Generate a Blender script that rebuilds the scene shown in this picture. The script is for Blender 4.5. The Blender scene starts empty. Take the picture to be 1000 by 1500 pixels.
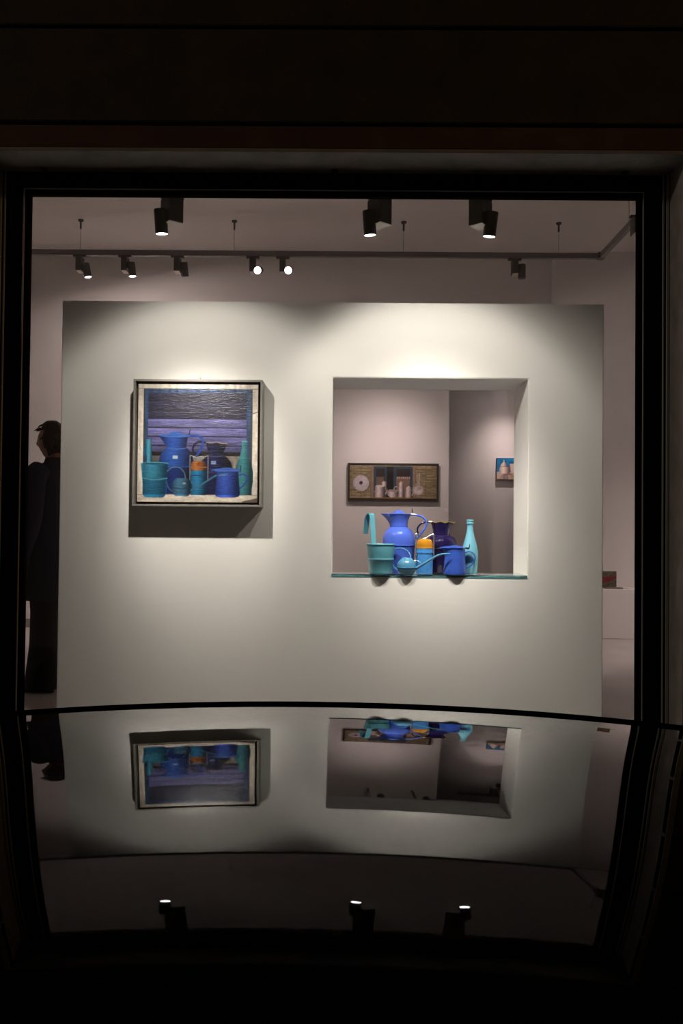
import bpy, bmesh, math, random
import numpy as np
from mathutils import Vector, Matrix, noise as mnoise

# ------------------------------------------------------------------ camera, world, exposure
scene = bpy.context.scene
C = scene.collection
W, H, F = 1000, 1500, 1211.0
CH = 1.05                                    # camera height over the gallery floor
PITCH, YAW, ROLL = math.radians(1.04), math.radians(0.47), math.radians(0.55)
cam_d = bpy.data.cameras.new('camera'); cam = bpy.data.objects.new('camera', cam_d); C.objects.link(cam)
cam_d.sensor_fit = 'VERTICAL'; cam_d.sensor_height = 36.0; cam_d.sensor_width = 24.0
cam_d.lens = F / H * 36.0; cam_d.clip_start = 0.02; cam_d.clip_end = 100
CAMROT = Matrix.Rotation(YAW, 4, 'Z') @ Matrix.Rotation(math.pi/2 + PITCH, 4, 'X') @ Matrix.Rotation(ROLL, 4, 'Z')
cam.matrix_world = Matrix.Translation((0, 0, CH)) @ CAMROT
scene.camera = cam
scene.view_settings.view_transform = 'Standard'; scene.view_settings.look = 'None'
scene.view_settings.gamma = 1.0; scene.view_settings.exposure = 0.0; scene.view_settings.use_curve_mapping = False

world = bpy.data.worlds.new('night'); scene.world = world; world.use_nodes = True
bg = world.node_tree.nodes['Background']
bg.inputs['Color'].default_value = (1.0, 0.72, 0.45, 1); bg.inputs['Strength'].default_value = 0.014
for ln_, lx, ly, lz, le, lc in (('street_lamp_left_offscreen', -9.0, 1.0, 3.4, 190, (1.0, 0.82, 0.66)), ('street_lamp_right_offscreen', 9.0, 1.0, 3.4, 190, (1.0, 0.55, 0.22))):   # street lamps up and down the road
    ld = bpy.data.lights.new(ln_, 'POINT'); ld.energy = le; ld.color = lc; ld.shadow_soft_size = 0.12
    lo = bpy.data.objects.new(ln_, ld); lo.location = (lx, ly, lz); C.objects.link(lo)

def at(px, py, Y):
    """the point of the plane y = Y seen at a photo pixel"""
    d = CAMROT.to_3x3() @ Vector(((px - W/2)/F, -(py - H/2)/F, -1.0))
    t = Y / d.y
    return Vector((0, 0, CH)) + d * t
def ax(px, py, Y): return at(px, py, Y).x
def az(px, py, Y): return at(px, py, Y).z

YW = 2.90        # window frame plane
YO = 2.735       # outer facade face
YP = 4.40        # partition front
TP = 0.38        # partition thickness
YB = 8.40        # back wall
YT = 7.50        # rear light track
ZC = 3.84        # ceiling
ZG = -0.60       # street

# ------------------------------------------------------------------ materials
MATS = {}
def mat(name, col, rough=0.5, metal=0.0, noise=0.0, nscale=20.0, bump=0.0, bscale=200.0, coat=0.0, ior=1.5, spec=0.5):
    m = bpy.data.materials.new(name); m.use_nodes = True; MATS[name] = m
    nt = m.node_tree; p = nt.nodes['Principled BSDF']
    p.inputs['Base Color'].default_value = (*col, 1); p.inputs['Roughness'].default_value = rough
    p.inputs['Metallic'].default_value = metal; p.inputs['IOR'].default_value = ior
    p.inputs['Specular IOR Level'].default_value = spec
    if coat: p.inputs['Coat Weight'].default_value = coat; p.inputs['Coat Roughness'].default_value = 0.02
    tc = nt.nodes.new('ShaderNodeTexCoord')
    if noise:
        n = nt.nodes.new('ShaderNodeTexNoise'); n.inputs['Scale'].default_value = nscale; n.inputs['Detail'].default_value = 4
        nt.links.new(tc.outputs['Object'], n.inputs['Vector'])
        r = nt.nodes.new('ShaderNodeValToRGB')
        r.color_ramp.elements[0].position = 0.3; r.color_ramp.elements[1].position = 0.7
        r.color_ramp.elements[0].color = (*[c*(1-noise) for c in col], 1)
        r.color_ramp.elements[1].color = (*[min(1, c*(1+noise)) for c in col], 1)
        nt.links.new(n.outputs['Fac'], r.inputs['Fac']); nt.links.new(r.outputs['Color'], p.inputs['Base Color'])
    if bump:
        n = nt.nodes.new('ShaderNodeTexNoise'); n.inputs['Scale'].default_value = bscale; n.inputs['Detail'].default_value = 3
        nt.links.new(tc.outputs['Object'], n.inputs['Vector'])
        b = nt.nodes.new('ShaderNodeBump'); b.inputs['Strength'].default_value = bump; b.inputs['Distance'].default_value = 0.002
        nt.links.new(n.outputs['Fac'], b.inputs['Height']); nt.links.new(b.outputs['Normal'], p.inputs['Normal'])
    return m

def glass_mat(name, tint=(1, 1, 1), ior=1.5):
    """thin clear glass: fresnel mirror over tinted see-through, the same from both sides"""
    m = bpy.data.materials.new(name); m.use_nodes = True; nt = m.node_tree; nt.nodes.clear(); MATS[name] = m
    out = nt.nodes.new('ShaderNodeOutputMaterial'); mix = nt.nodes.new('ShaderNodeMixShader')
    tr = nt.nodes.new('ShaderNodeBsdfTransparent'); tr.inputs['Color'].default_value = (*tint, 1)
    gl = nt.nodes.new('ShaderNodeBsdfGlossy'); gl.inputs['Roughness'].default_value = 0.0
    fr = nt.nodes.new('ShaderNodeFresnel'); ge = nt.nodes.new('ShaderNodeNewGeometry')
    mp = nt.nodes.new('ShaderNodeMapRange'); mp.inputs['To Min'].default_value = ior; mp.inputs['To Max'].default_value = 1/ior
    nt.links.new(ge.outputs['Backfacing'], mp.inputs['Value']); nt.links.new(mp.outputs['Result'], fr.inputs['IOR'])
    nt.links.new(fr.outputs['Fac'], mix.inputs['Fac']); nt.links.new(tr.outputs['BSDF'], mix.inputs[1])
    nt.links.new(gl.outputs['BSDF'], mix.inputs[2]); nt.links.new(mix.outputs['Shader'], out.inputs['Surface'])
    return m

def emit_mat(name, col, strength):
    m = bpy.data.materials.new(name); m.use_nodes = True; nt = m.node_tree; nt.nodes.clear(); MATS[name] = m
    out = nt.nodes.new('ShaderNodeOutputMaterial'); e = nt.nodes.new('ShaderNodeEmission')
    e.inputs['Color'].default_value = (*col, 1); e.inputs['Strength'].default_value = strength
    nt.links.new(e.outputs['Emission'], out.inputs['Surface'])
    return m

def attr_mat(name, rough=0.45):
    m = bpy.data.materials.new(name); m.use_nodes = True; nt = m.node_tree; MATS[name] = m
    p = nt.nodes['Principled BSDF']; a = nt.nodes.new('ShaderNodeVertexColor'); a.layer_name = 'paint'
    nt.links.new(a.outputs['Color'], p.inputs['Base Color']); p.inputs['Roughness'].default_value = rough
    n = nt.nodes.new('ShaderNodeTexNoise'); n.inputs['Scale'].default_value = 60; n.inputs['Detail'].default_value = 4
    mp = nt.nodes.new('ShaderNodeMapping'); mp.inputs['Scale'].default_value = (0.5, 1, 3); tc = nt.nodes.new('ShaderNodeTexCoord')
    nt.links.new(tc.outputs['Object'], mp.inputs['Vector']); nt.links.new(mp.outputs['Vector'], n.inputs['Vector'])
    b = nt.nodes.new('ShaderNodeBump'); b.inputs['Strength'].default_value = 0.5; b.inputs['Distance'].default_value = 0.003
    nt.links.new(n.outputs['Fac'], b.inputs['Height']); nt.links.new(b.outputs['Normal'], p.inputs['Normal'])
    return m

mat('wall_white', (0.80, 0.785, 0.735), 0.85, noise=0.012, nscale=3, bump=0.05, bscale=300)
mat('room_paint', (0.74, 0.71, 0.69), 0.9, noise=0.012, nscale=2, bump=0.05, bscale=250)
mat('ceiling_paint', (0.66, 0.63, 0.60), 0.9, noise=0.01, nscale=2)
mat('floor_resin', (0.42, 0.39, 0.37), 0.35, noise=0.10, nscale=2.2, bump=0.03, bscale=60)
mat('baseboard_grey', (0.27, 0.25, 0.24), 0.5, noise=0.05)
mat('cladding', (0.075, 0.056, 0.032), 0.75, noise=0.25, nscale=9, bump=0.4, bscale=120)
mat('lintel_red', (0.13, 0.068, 0.045), 0.75, noise=0.2, nscale=9, bump=0.3, bscale=120)
mat('reveal_stone', (0.42, 0.39, 0.36), 0.85, noise=0.15, nscale=14, bump=0.3, bscale=90)
mat('facade_core', (0.075, 0.056, 0.032), 0.85)
mat('frame_black', (0.004, 0.004, 0.004), 0.7, bump=0.02, spec=0.08)
mat('frame_bead', (0.5, 0.5, 0.49), 0.4, 0.2)
mat('rubber', (0.002, 0.002, 0.002), 1.0, spec=0.0)
mat('latch_metal', (0.14, 0.13, 0.12), 0.45, 0.5)
glass_mat('window_glass', (0.985, 0.985, 0.98))
glass_mat('shelf_glass', (0.93, 0.975, 0.965))
glass_mat('edge_glass', (0.30, 0.46, 0.50))
mat('lamp_black', (0.10, 0.094, 0.088), 0.5, noise=0.05)
mat('lamp_grey', (0.10, 0.094, 0.088), 0.5, noise=0.05)
mat('lamp_plate', (0.62, 0.58, 0.52), 0.4)
mat('track_grey', (0.20, 0.185, 0.18), 0.45)
mat('wire_steel', (0.30, 0.29, 0.28), 0.4, 0.4)
emit_mat('lens_front', (1.0, 0.96, 0.95), 26.0)
emit_mat('lens_rear', (1.0, 0.93, 0.90), 8.0)
emit_mat('lens_glare', (1.0, 0.92, 0.88), 25.0)
mat('lens_off', (0.25, 0.24, 0.23), 0.2)
mat('picture_frame_grey', (0.21, 0.20, 0.175), 0.42, 0.15, noise=0.05)
mat('picture_gap', (0.006, 0.006, 0.006), 0.7)
mat('frame_dark_wood', (0.03, 0.024, 0.02), 0.5, noise=0.2)
mat('canvas_edge', (0.30, 0.17, 0.10), 0.8)
attr_mat('oil_paint', 0.34)
mat('card_white', (0.82, 0.79, 0.78), 0.7)
mat('paper_white', (0.7, 0.66, 0.64), 0.7, noise=0.05)
mat('nail_brass', (0.6, 0.5, 0.3), 0.35, 0.8)
mat('car_paint', (0.002, 0.002, 0.002), 0.015, coat=0.0, ior=1.34)
mat('car_glass', (0.004, 0.005, 0.005), 0.02)
mat('tyre', (0.02, 0.02, 0.02), 0.85, bump=0.2)
mat('alloy', (0.45, 0.45, 0.46), 0.3, 0.9)
mat('asphalt', (0.05, 0.047, 0.043), 0.9, noise=0.3, nscale=60, bump=0.5, bscale=150)
mat('pavement', (0.16, 0.15, 0.135), 0.85, noise=0.15, nscale=20, bump=0.3)
mat('enamel_blue', (0.055, 0.105, 0.46), 0.06, noise=0.05, nscale=30)
mat('enamel_mid', (0.035, 0.085, 0.40), 0.10, noise=0.05, nscale=30)
mat('enamel_navy', (0.011, 0.007, 0.040), 0.06, noise=0.08, nscale=30)
mat('enamel_steel', (0.03, 0.03, 0.045), 0.25)
mat('gilt', (0.60, 0.42, 0.14), 0.3, 0.8)
mat('turquoise_paint', (0.095, 0.31, 0.38), 0.35, noise=0.05, nscale=25, bump=0.03)
mat('can_blue', (0.07, 0.235, 0.38), 0.2, noise=0.07, nscale=25)
mat('jar_blue', (0.045, 0.19, 0.45), 0.18, noise=0.08, nscale=20)
mat('wire_bright', (0.62, 0.60, 0.52), 0.25, 0.9)
mat('bottle_aqua', (0.13, 0.36, 0.45), 0.38, noise=0.05, nscale=15)
mat('coat_navy', (0.010, 0.011, 0.030), 0.85, noise=0.2, nscale=40, bump=0.2)
mat('trouser_black', (0.004, 0.004, 0.004), 0.9, noise=0.2, nscale=40)
mat('shoe_black', (0.003, 0.003, 0.003), 0.5)
mat('skin', (0.34, 0.17, 0.11), 0.55, noise=0.06, nscale=40)
mat('hair_brown', (0.020, 0.011, 0.007), 0.55, noise=0.35, nscale=60)
# amber glass lid of the jar
m = mat('amber', (0.85, 0.38, 0.03), 0.06); m.node_tree.nodes['Principled BSDF'].inputs['Transmission Weight'].default_value = 0.55

# ------------------------------------------------------------------ mesh helpers
def link(o, parent=None):
    C.objects.link(o)
    if parent is not None: o.parent = parent
    return o
def mesh_obj(name, bm, material, parent=None, smooth=False, angle=40):
    bmesh.ops.recalc_face_normals(bm, faces=bm.faces)
    me = bpy.data.meshes.new(name); bm.to_mesh(me); bm.free()
    me.materials.append(MATS[material])
    if smooth:
        me.shade_smooth()
        try: me.set_sharp_from_angle(angle=math.radians(angle))
        except Exception: pass
    return link(bpy.data.objects.new(name, me), parent)
def tag(o, label=None, cat=None, group=None, kind=None):
    if label: o['label'] = label
    if cat: o['category'] = cat
    if group: o['group'] = group
    if kind: o['kind'] = kind
    return o
def empty(name, loc=(0, 0, 0), rz=0.0):
    o = bpy.data.objects.new(name, None); o.empty_display_size = 0.05
    o.location = loc; o.rotation_euler = (0, 0, rz); C.objects.link(o); return o
def box(bm, x0, x1, y0, y1, z0, z1, mtx=None):
    vs = [bm.verts.new(Vector(p)) for p in ((x0,y0,z0),(x1,y0,z0),(x1,y1,z0),(x0,y1,z0),(x0,y0,z1),(x1,y0,z1),(x1,y1,z1),(x0,y1,z1))]
    for f in ((0,3,2,1),(4,5,6,7),(0,1,5,4),(1,2,6,5),(2,3,7,6),(3,0,4,7)): bm.faces.new([vs[i] for i in f])
    if mtx is not None:
        for v in vs: v.co = mtx @ v.co
    return vs
def bevel(bm, w, seg=1):
    bmesh.ops.bevel(bm, geom=list(bm.edges), offset=w, segments=seg, affect='EDGES', clamp_overlap=True)
def ring_box(bm, x0, x1, z0, z1, wl, wr, wb, wt, y0, y1):
    """rectangular ring (frame), mitred, in the xz plane"""
    o = [(x0,z0),(x1,z0),(x1,z1),(x0,z1)]; i = [(x0+wl,z0+wb),(x1-wr,z0+wb),(x1-wr,z1-wt),(x0+wl,z1-wt)]
    V = {}
    for k in range(4):
        for n, (a, b) in (('o', o[k]), ('i', i[k])):
            for yy, t in ((y0, 0), (y1, 1)): V[n, k, t] = bm.verts.new((a, yy, b))
    for k in range(4):
        j = (k+1) % 4
        bm.faces.new([V['o',k,0],V['o',j,0],V['i',j,0],V['i',k,0]])
        bm.faces.new([V['o',k,1],V['i',k,1],V['i',j,1],V['o',j,1]])
        bm.faces.new([V['o',k,0],V['o',k,1],V['o',j,1],V['o',j,0]])
        bm.faces.new([V['i',k,0],V['i',j,0],V['i',j,1],V['i',k,1]])
def lathe(bm, prof, seg=40, fn=None, mtx=None, cap=True):
    """prof: (radius, z) list; fn(r, z, a) -> (r, z) deforms"""
    rows = []
    for r, z in prof:
        row = []
        for k in range(seg):
            a = 2*math.pi*k/seg
            rr, zz = fn(r, z, a) if fn else (r, z)
            v = Vector((rr*math.cos(a), rr*math.sin(a), zz))
            row.append(bm.verts.new(mtx @ v if mtx is not None else v))
        rows.append(row)
    for a, b in zip(rows, rows[1:]):
        for k in range(seg): bm.faces.new([a[k], a[(k+1) % seg], b[(k+1) % seg], b[k]])
    if cap:
        bm.faces.new(rows[0][::-1]); bm.faces.new(rows[-1])
def smooth_path(pts, n=6):
    pts = [Vector(p) for p in pts]; out = []
    P = [2*pts[0]-pts[1]] + pts + [2*pts[-1]-pts[-2]]
    for i in range(1, len(P)-2):
        p0, p1, p2, p3 = P[i-1:i+3]
        for k in range(n):
            t = k/n
            out.append(0.5*((2*p1)+(-p0+p2)*t+(2*p0-5*p1+4*p2-p3)*t*t+(-p0+3*p1-3*p2+p3)*t**3))
    return out + [pts[-1]]
def tube(bm, pts, r, seg=8, flat=None, up=Vector((0, 1, 0)), caps=True):
    """sweep along pts; r is a number or list; flat=(half_w, half_t): strap with width along `up`"""
    rows = []; n = len(pts); pts = [Vector(p) for p in pts]; last = None
    for i, p in enumerate(pts):
        t = (pts[min(i+1, n-1)] - pts[max(i-1, 0)]).normalized()
        u = up - up.dot(t)*t
        if u.length < 1e-4: u = last or Vector((1, 0, 0)) - t.x*t
        u.normalize(); last = u; w = t.cross(u)
        row = []
        if flat:
            for a, b in ((1,1),(-1,1),(-1,-1),(1,-1)): row.append(bm.verts.new(p + u*a*flat[0] + w*b*flat[1]))
        else:
            rr = r[i] if isinstance(r, (list, tuple)) else r
            for k in range(seg):
                a = 2*math.pi*k/seg; row.append(bm.verts.new(p + (u*math.cos(a)+w*math.sin(a))*rr))
        rows.append(row)
    m = len(rows[0])
    for a, b in zip(rows, rows[1:]):
        for k in range(m): bm.faces.new([a[k], a[(k+1) % m], b[(k+1) % m], b[k]])
    if caps: bm.faces.new(rows[0][::-1]); bm.faces.new(rows[-1])

# ------------------------------------------------------------------ room shell
XL, XR = -4.2, 4.2
def slab(name, mat_, x0, x1, y0, y1, z0, z1, parent=None, kind='structure', label=None, cat=None, bev=0):
    bm = bmesh.new(); box(bm, x0, x1, y0, y1, z0, z1)
    if bev: bevel(bm, bev)
    o = mesh_obj(name, bm, mat_, parent)
    if parent is None: tag(o, label, cat, kind=kind)
    return o
YI = 3.06        # inner face of the facade wall
slab('floor', 'floor_resin', XL, XR, YI-0.2, 10.2, -0.12, 0.0, label='grey resin floor of the gallery', cat='floor')
slab('ceiling', 'ceiling_paint', XL-0.1, XR+0.1, YI-0.1, 10.2, ZC, ZC+0.12, label='pale plaster ceiling of the gallery', cat='ceiling')
slab('wall_left', 'room_paint', XL-0.12, XL, YI-0.1, 10.2, -0.12, ZC, label='pale side wall of the gallery', cat='wall')
slab('wall_right', 'room_paint', XR, XR+0.12, YI-0.1, 10.2, -0.12, ZC, label='pale side wall beyond the low bench', cat='wall')
# back wall with a doorway hidden behind the partition, pier to its right
XD0 = ax(657, 700, YB); XD1 = ax(812, 410, YB-0.12)
bm = bmesh.new()
box(bm, XL, XD0, YB, YB+0.2, -0.12, ZC); box(bm, XD0, XD1+0.1, YB, YB+0.2, 2.90, ZC)
tag(mesh_obj('wall_back', bm, 'room_paint'), 'pale back wall carrying the long shutter painting', 'wall', kind='structure')
slab('wall_pier', 'room_paint', XD1, XR, YB-0.12, YB+0.2, -0.12, ZC, label='pale wall section behind the low bench', cat='wall')
YR = 9.6
slab('wall_rear_room', 'room_paint', XL, XR, YR, YR+0.12, -0.12, ZC, label='pale wall of the further room, seen through the wall opening', cat='wall')
bm = bmesh.new(); box(bm, XL, XD0-0.02, YB-0.012, YB, 0.0, 0.09); bevel(bm, 0.003)
tag(mesh_obj('baseboard_back', bm, 'baseboard_grey'), 'low grey baseboard along the back wall', 'baseboard', kind='structure')

# partition with its square opening
px0 = 0.5*(ax(92, 447, YP)+ax(82, 1030, YP)); px1 = 0.5*(ax(884, 450, YP)+ax(882, 1030, YP))
pz1 = 0.5*(az(92, 439, YP)+az(884, 447, YP))
nx0 = ax(486, 700, YP); nx1 = ax(773, 700, YP); nz1 = az(630, 554, YP); nz0 = az(630, 845, YP)
bm = bmesh.new()
xs = [px0, nx0, nx1, px1]; zs = [0.0, nz0, nz1, pz1]
G = {}
for i, x in enumerate(xs):
    for j, z in enumerate(zs):
        for k, y in enumerate((YP, YP+TP)): G[i,j,k] = bm.verts.new((x, y, z))
for i in range(3):
    for j in range(3):
        if (i, j) == (1, 1): continue
        for k in (0, 1): bm.faces.new([G[i,j,k], G[i+1,j,k], G[i+1,j+1,k], G[i,j+1,k]])
for i in range(3):
    bm.faces.new([G[i,0,0],G[i+1,0,0],G[i+1,0,1],G[i,0,1]]); bm.faces.new([G[i,3,0],G[i,3,1],G[i+1,3,1],G[i+1,3,0]])
    bm.faces.new([G[0,i,0],G[0,i,1],G[0,i+1,1],G[0,i+1,0]]); bm.faces.new([G[3,i,0],G[3,i+1,0],G[3,i+1,1],G[3,i,1]])
for a, b in (((1,1),(2,1)),((2,1),(2,2)),((2,2),(1,2)),((1,2),(1,1))):
    bm.faces.new([G[a[0],a[1],0],G[a[0],a[1],1],G[b[0],b[1],1],G[b[0],b[1],0]])
bmesh.ops.recalc_face_normals(bm, faces=bm.faces)
es = [e for e in bm.edges if len(e.link_faces) == 2 and e.calc_face_angle() > 0.5]
bmesh.ops.bevel(bm, geom=es, offset=0.004, segments=2, affect='EDGES')
tag(mesh_obj('wall_partition', bm, 'wall_white', smooth=True, angle=30), 'free-standing white partition with a square opening', 'partition', kind='structure')

# ------------------------------------------------------------------ facade, window, street
wx0, wx1 = 0.5*(ax(50, 300, YW+0.045)+ax(34, 1000, YW+0.045)), 0.5*(ax(928, 300, YW+0.045)+ax(931, 1000, YW+0.045))   # glass opening
wz1 = az(490, 291.5, YW+0.045); wz0 = 0.06
fx0, fx1 = wx0 - 0.093, wx1 + 0.095; fz1 = wz1 + 0.094; fz0 = wz0 - 0.09                        # frame outer
XF0, XF1 = -4.6, 4.6
ZTOP = 4.3
bm = bmesh.new()
cx0, cx1, cz1 = fx0-0.018, fx1+0.018, fz1+0.020
for a in ((XF0, cx0, YO+0.03, YI, ZG, ZTOP), (cx1, XF1, YO+0.03, YI, ZG, ZTOP), (cx0, cx1, YO+0.03, YI, cz1, ZTOP), (cx0, cx1, YO+0.03, YI, ZG, fz0)): box(bm, *a)
facade = tag(mesh_obj('wall_front', bm, 'facade_core'), 'dark street facade clad in broad boards around the window', 'facade', kind='structure')
# cladding boards in courses; grooves between
zl = az(500, 221, YO); zA = az(500, 182, YO); zB = az(500, 40, YO); hc = zB - zA
def board(x0, x1, z0, z1, mt='cladding', g=0.006):
    bm = bmesh.new(); box(bm, x0, x1, YO, YO+0.04, z0+g, z1-g); bevel(bm, 0.004)
    return mesh_obj('cladding_board', bm, mt, facade)
ox0, ox1 = fx0-0.006, fx1+0.006       # edges of the masonry opening at the frame
board(XF0, XF1, zl, zA, 'lintel_red')
z = zA
while z < ZTOP-0.05:
    board(XF0, XF1, z, min(z+hc, ZTOP)); z += hc
z = zl
while z > ZG+0.02:
    zlo = max(ZG, z-hc)
    board(XF0, ox0, zlo, z); board(ox1, XF1, zlo, z); z = zlo
board(ox0, ox1, ZG, fz0-0.05)
# stone lining of the opening
bm = bmesh.new(); ring_box(bm, ox0-0.02, ox1+0.02, fz0-0.05, zl+0.006, 0.02, 0.02, 0.05, max(0.012, zl-fz1-0.002), YO-0.002, YW+0.11)
mesh_obj('reveal_lining', bm, 'reveal_stone', facade)

win = tag(empty('window_1', (0, YW, 0)), 'large black-framed fixed shop window', 'window', kind='structure')
def wring(name, mt, x0, x1, z0, z1, w, y0, y1, bev=0.0):
    bm = bmesh.new(); ring_box(bm, x0, x1, z0, z1, w, w, w, w, y0-YW, y1-YW)
    if bev: bevel(bm, bev)
    return mesh_obj(name, bm, mt, win)
wring('outer_frame', 'frame_bead', fx0-0.004, fx1+0.004, fz0, fz1, 0.010, YW-0.012, YW+0.06, 0.001)
wring('frame_seal', 'rubber', fx0+0.004, fx1-0.004, fz0+0.008, fz1-0.008, 0.009, YW-0.004, YW+0.06)
wring('sash_rim', 'frame_bead', fx0+0.013, fx1-0.013, fz0+0.017, fz1-0.017, 0.006, YW-0.010, YW+0.05, 0.001)
wring('sash', 'frame_black', fx0+0.018, fx1-0.018, fz0+0.022, fz1-0.022, 0.060, YW-0.006, YW+0.044, 0.002)
wring('glazing_bead', 'frame_bead', wx0-0.011, wx1+0.011, wz0-0.011, wz1+0.011, 0.0035, YW-0.010, YW+0.02, 0.0008)
wring('glazing_seal', 'rubber', wx0-0.008, wx1+0.008, wz0-0.008, wz1+0.008, 0.008, YW-0.004, YW+0.045)
for yy in (YW+0.008, YW+0.036):
    bm = bmesh.new(); box(bm, wx0-0.005, wx1+0.005, yy-YW, yy+0.004-YW, wz0-0.005, wz1+0.005)
    mesh_obj('pane', bm, 'window_glass', win)
# three latches under the soffit
for k, (lx, ly) in enumerate(((63, 250), (490, 251), (915, 262))):
    p = at(lx, ly, YW-0.03)
    bm = bmesh.new()
    box(bm, p.x-0.034, p.x+0.034, -0.045, -0.012, fz1-0.014, fz1-0.004)
    box(bm, p.x-0.010, p.x+0.012, -0.040, -0.014, fz1-0.026, fz1-0.004)
    if k != 1: box(bm, p.x-0.030*(1 if k else -1)-0.004, p.x-0.030*(1 if k else -1)+0.006, -0.040, -0.012, fz1-0.020, fz1-0.006)
    bevel(bm, 0.002); mesh_obj('latch', bm, 'latch_metal' if k != 1 else 'frame_black', win)

slab('ground_street', 'asphalt', -8, 8, -6, 1.95, ZG-0.22, ZG-0.12, label='dark asphalt street', cat='street')
slab('ground_pavement', 'pavement', -8, 8, 1.95, YO+0.3, ZG-0.22, ZG, label='narrow stone pavement below the window', cat='pavement', bev=0.01)

# ------------------------------------------------------------------ spotlights
IES_HEAD = "IESNA:LM-63-1995\n[TEST] profile\nTILT=NONE\n1 1000 1 %d 1 1 2 0 0 0\n1 1 0\n%s\n0\n%s\n"
def ies_text(name, table):
    ang = list(range(0, 91, 2)) ; a, v = zip(*table)
    val = np.interp(ang, a, v)
    ang = ang + [95, 180]; val = list(val) + [0, 0]
    t = bpy.data.texts.new(name)
    t.from_string(IES_HEAD % (len(ang), ' '.join('%d' % x for x in ang), ' '.join('%.4f' % (x*1000) for x in val)))
    return t
IES_FLOOD = ies_text('flood_profile', [(0, 5.6), (8, 5.5), (13, 5.0), (18, 2.8), (22, 1.55), (26, 1.0), (31, 0.78), (38, 0.74), (43, 0.66), (46, 0.50), (49, 0.30), (52, 0.14), (55, 0.05), (60, 0.012), (70, 0.0)])
IES_NARROW = ies_text('narrow_profile', [(0, 6.0), (5, 5.2), (9, 3.8), (13, 2.0), (17, 0.9), (22, 0.35), (30, 0.12), (50, 0.03), (80, 0.0)])
IES_SPOT = ies_text('spot_profile', [(0, 6.0), (10, 5.4), (18, 4.0), (24, 2.6), (30, 1.4), (36, 0.60), (42, 0.36), (60, 0.27), (80, 0.14), (88, 0.0)])
def lamp_light(name, loc, direction, strength, col, ies, parent, radius=0.02):
    ld = bpy.data.lights.new(name, 'POINT'); ld.energy = strength; ld.color = col; ld.shadow_soft_size = radius
    ld.use_nodes = True; nt = ld.node_tree
    em = nt.nodes['Emission']; ie = nt.nodes.new('ShaderNodeTexIES'); ie.mode = 'INTERNAL'; ie.ies = ies
    nt.links.new(ie.outputs['Fac'], em.inputs['Strength'])
    o = bpy.data.objects.new(name, ld); C.objects.link(o); o.parent = parent
    q = Vector(direction).to_track_quat('-Z', 'Y'); o.rotation_euler = q.to_euler(); o.location = loc
    return o
def track_spot(pos, aim, side, yaw, label, lens='lens_front', light=None, body='lamp_black', s=1.0, group=None, top=0.0, ldir=None, zb=None, bwf=1.0):
    """pos: centre of the lens (world). The gear box hangs above, its head on one side (side=-1: head left of box)"""
    aim = Vector(aim).normalized()
    L = 0.105*s; R = 0.028*s
    if len(pos) == 4:                    # (px, py, None, track_y): put the adapter under the track
        px_, py_, _, ty = pos; cy = -aim.y*L*0.78 + 0.016*s; pos = at(px_, py_, ty-cy)
    t = empty('track_spotlight', (pos[0], pos[1], pos[2])); tag(t, label, 'spotlight', group)
    back = -aim*L
    # cylinder head along -aim
    q = aim.to_track_quat('-Z', 'Y').to_matrix().to_4x4()
    bm = bmesh.new()
    lathe(bm, [(R*0.90, 0.006*s), (R*0.93, 0.0), (R, 0.0), (R, L*0.97), (R*0.96, L), (R*0.3, L)], 28, mtx=q)
    mesh_obj('lamp_head', bm, body, t, smooth=True)
    bm = bmesh.new(); lathe(bm, [(R*0.92, 0.003*s), (R*0.92, 0.005*s)], 28, mtx=q)
    mesh_obj('lens', bm, lens, t)
    # gear box beside the head
    c = back*0.78 + Vector((-side*(0.046 if bwf == 1 else 0.052)*s, 0.016*s, 0.0))
    bw, bd, bh = 0.034*s*bwf, 0.044*s, 0.112*s
    if zb is None: zb = top - pos[2] - 0.012*s - bh
    M = Matrix.Translation((c.x, c.y, 0)) @ Matrix.Rotation(yaw, 4, 'Z')
    bm = bmesh.new(); box(bm, -bw, bw, -bd, bd, zb, zb+bh, M); bevel(bm, 0.002*s)
    mesh_obj('gear_box', bm, body, t)
    bm = bmesh.new(); box(bm, -bw*0.9, bw*0.9, -bd*0.92, bd*0.92, zb-0.0015*s, zb+0.001, M)
    mesh_obj('base_plate', bm, 'lamp_plate', t)
    bm = bmesh.new(); tube(bm, [back*0.72, Vector((c.x, c.y, zb+bh*0.25))], 0.010*s, 10)
    mesh_obj('pivot', bm, body, t)
    ztop = top - pos[2] if top else zb+bh+0.03*s
    bm = bmesh.new(); box(bm, c.x-0.050*s, c.x+0.050*s, c.y-0.017*s, c.y+0.017*s, zb+bh-0.002, ztop); bevel(bm, 0.002*s)
    mesh_obj('track_adapter', bm, body, t)
    if light:
        st, col, ies = light
        lamp_light('lamp_light', aim*0.012, ldir or aim, st, col, ies, t, 0.018*s)
    return t, (pos[0]+c.x, pos[1]+c.y, pos[2]+ztop)

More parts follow.
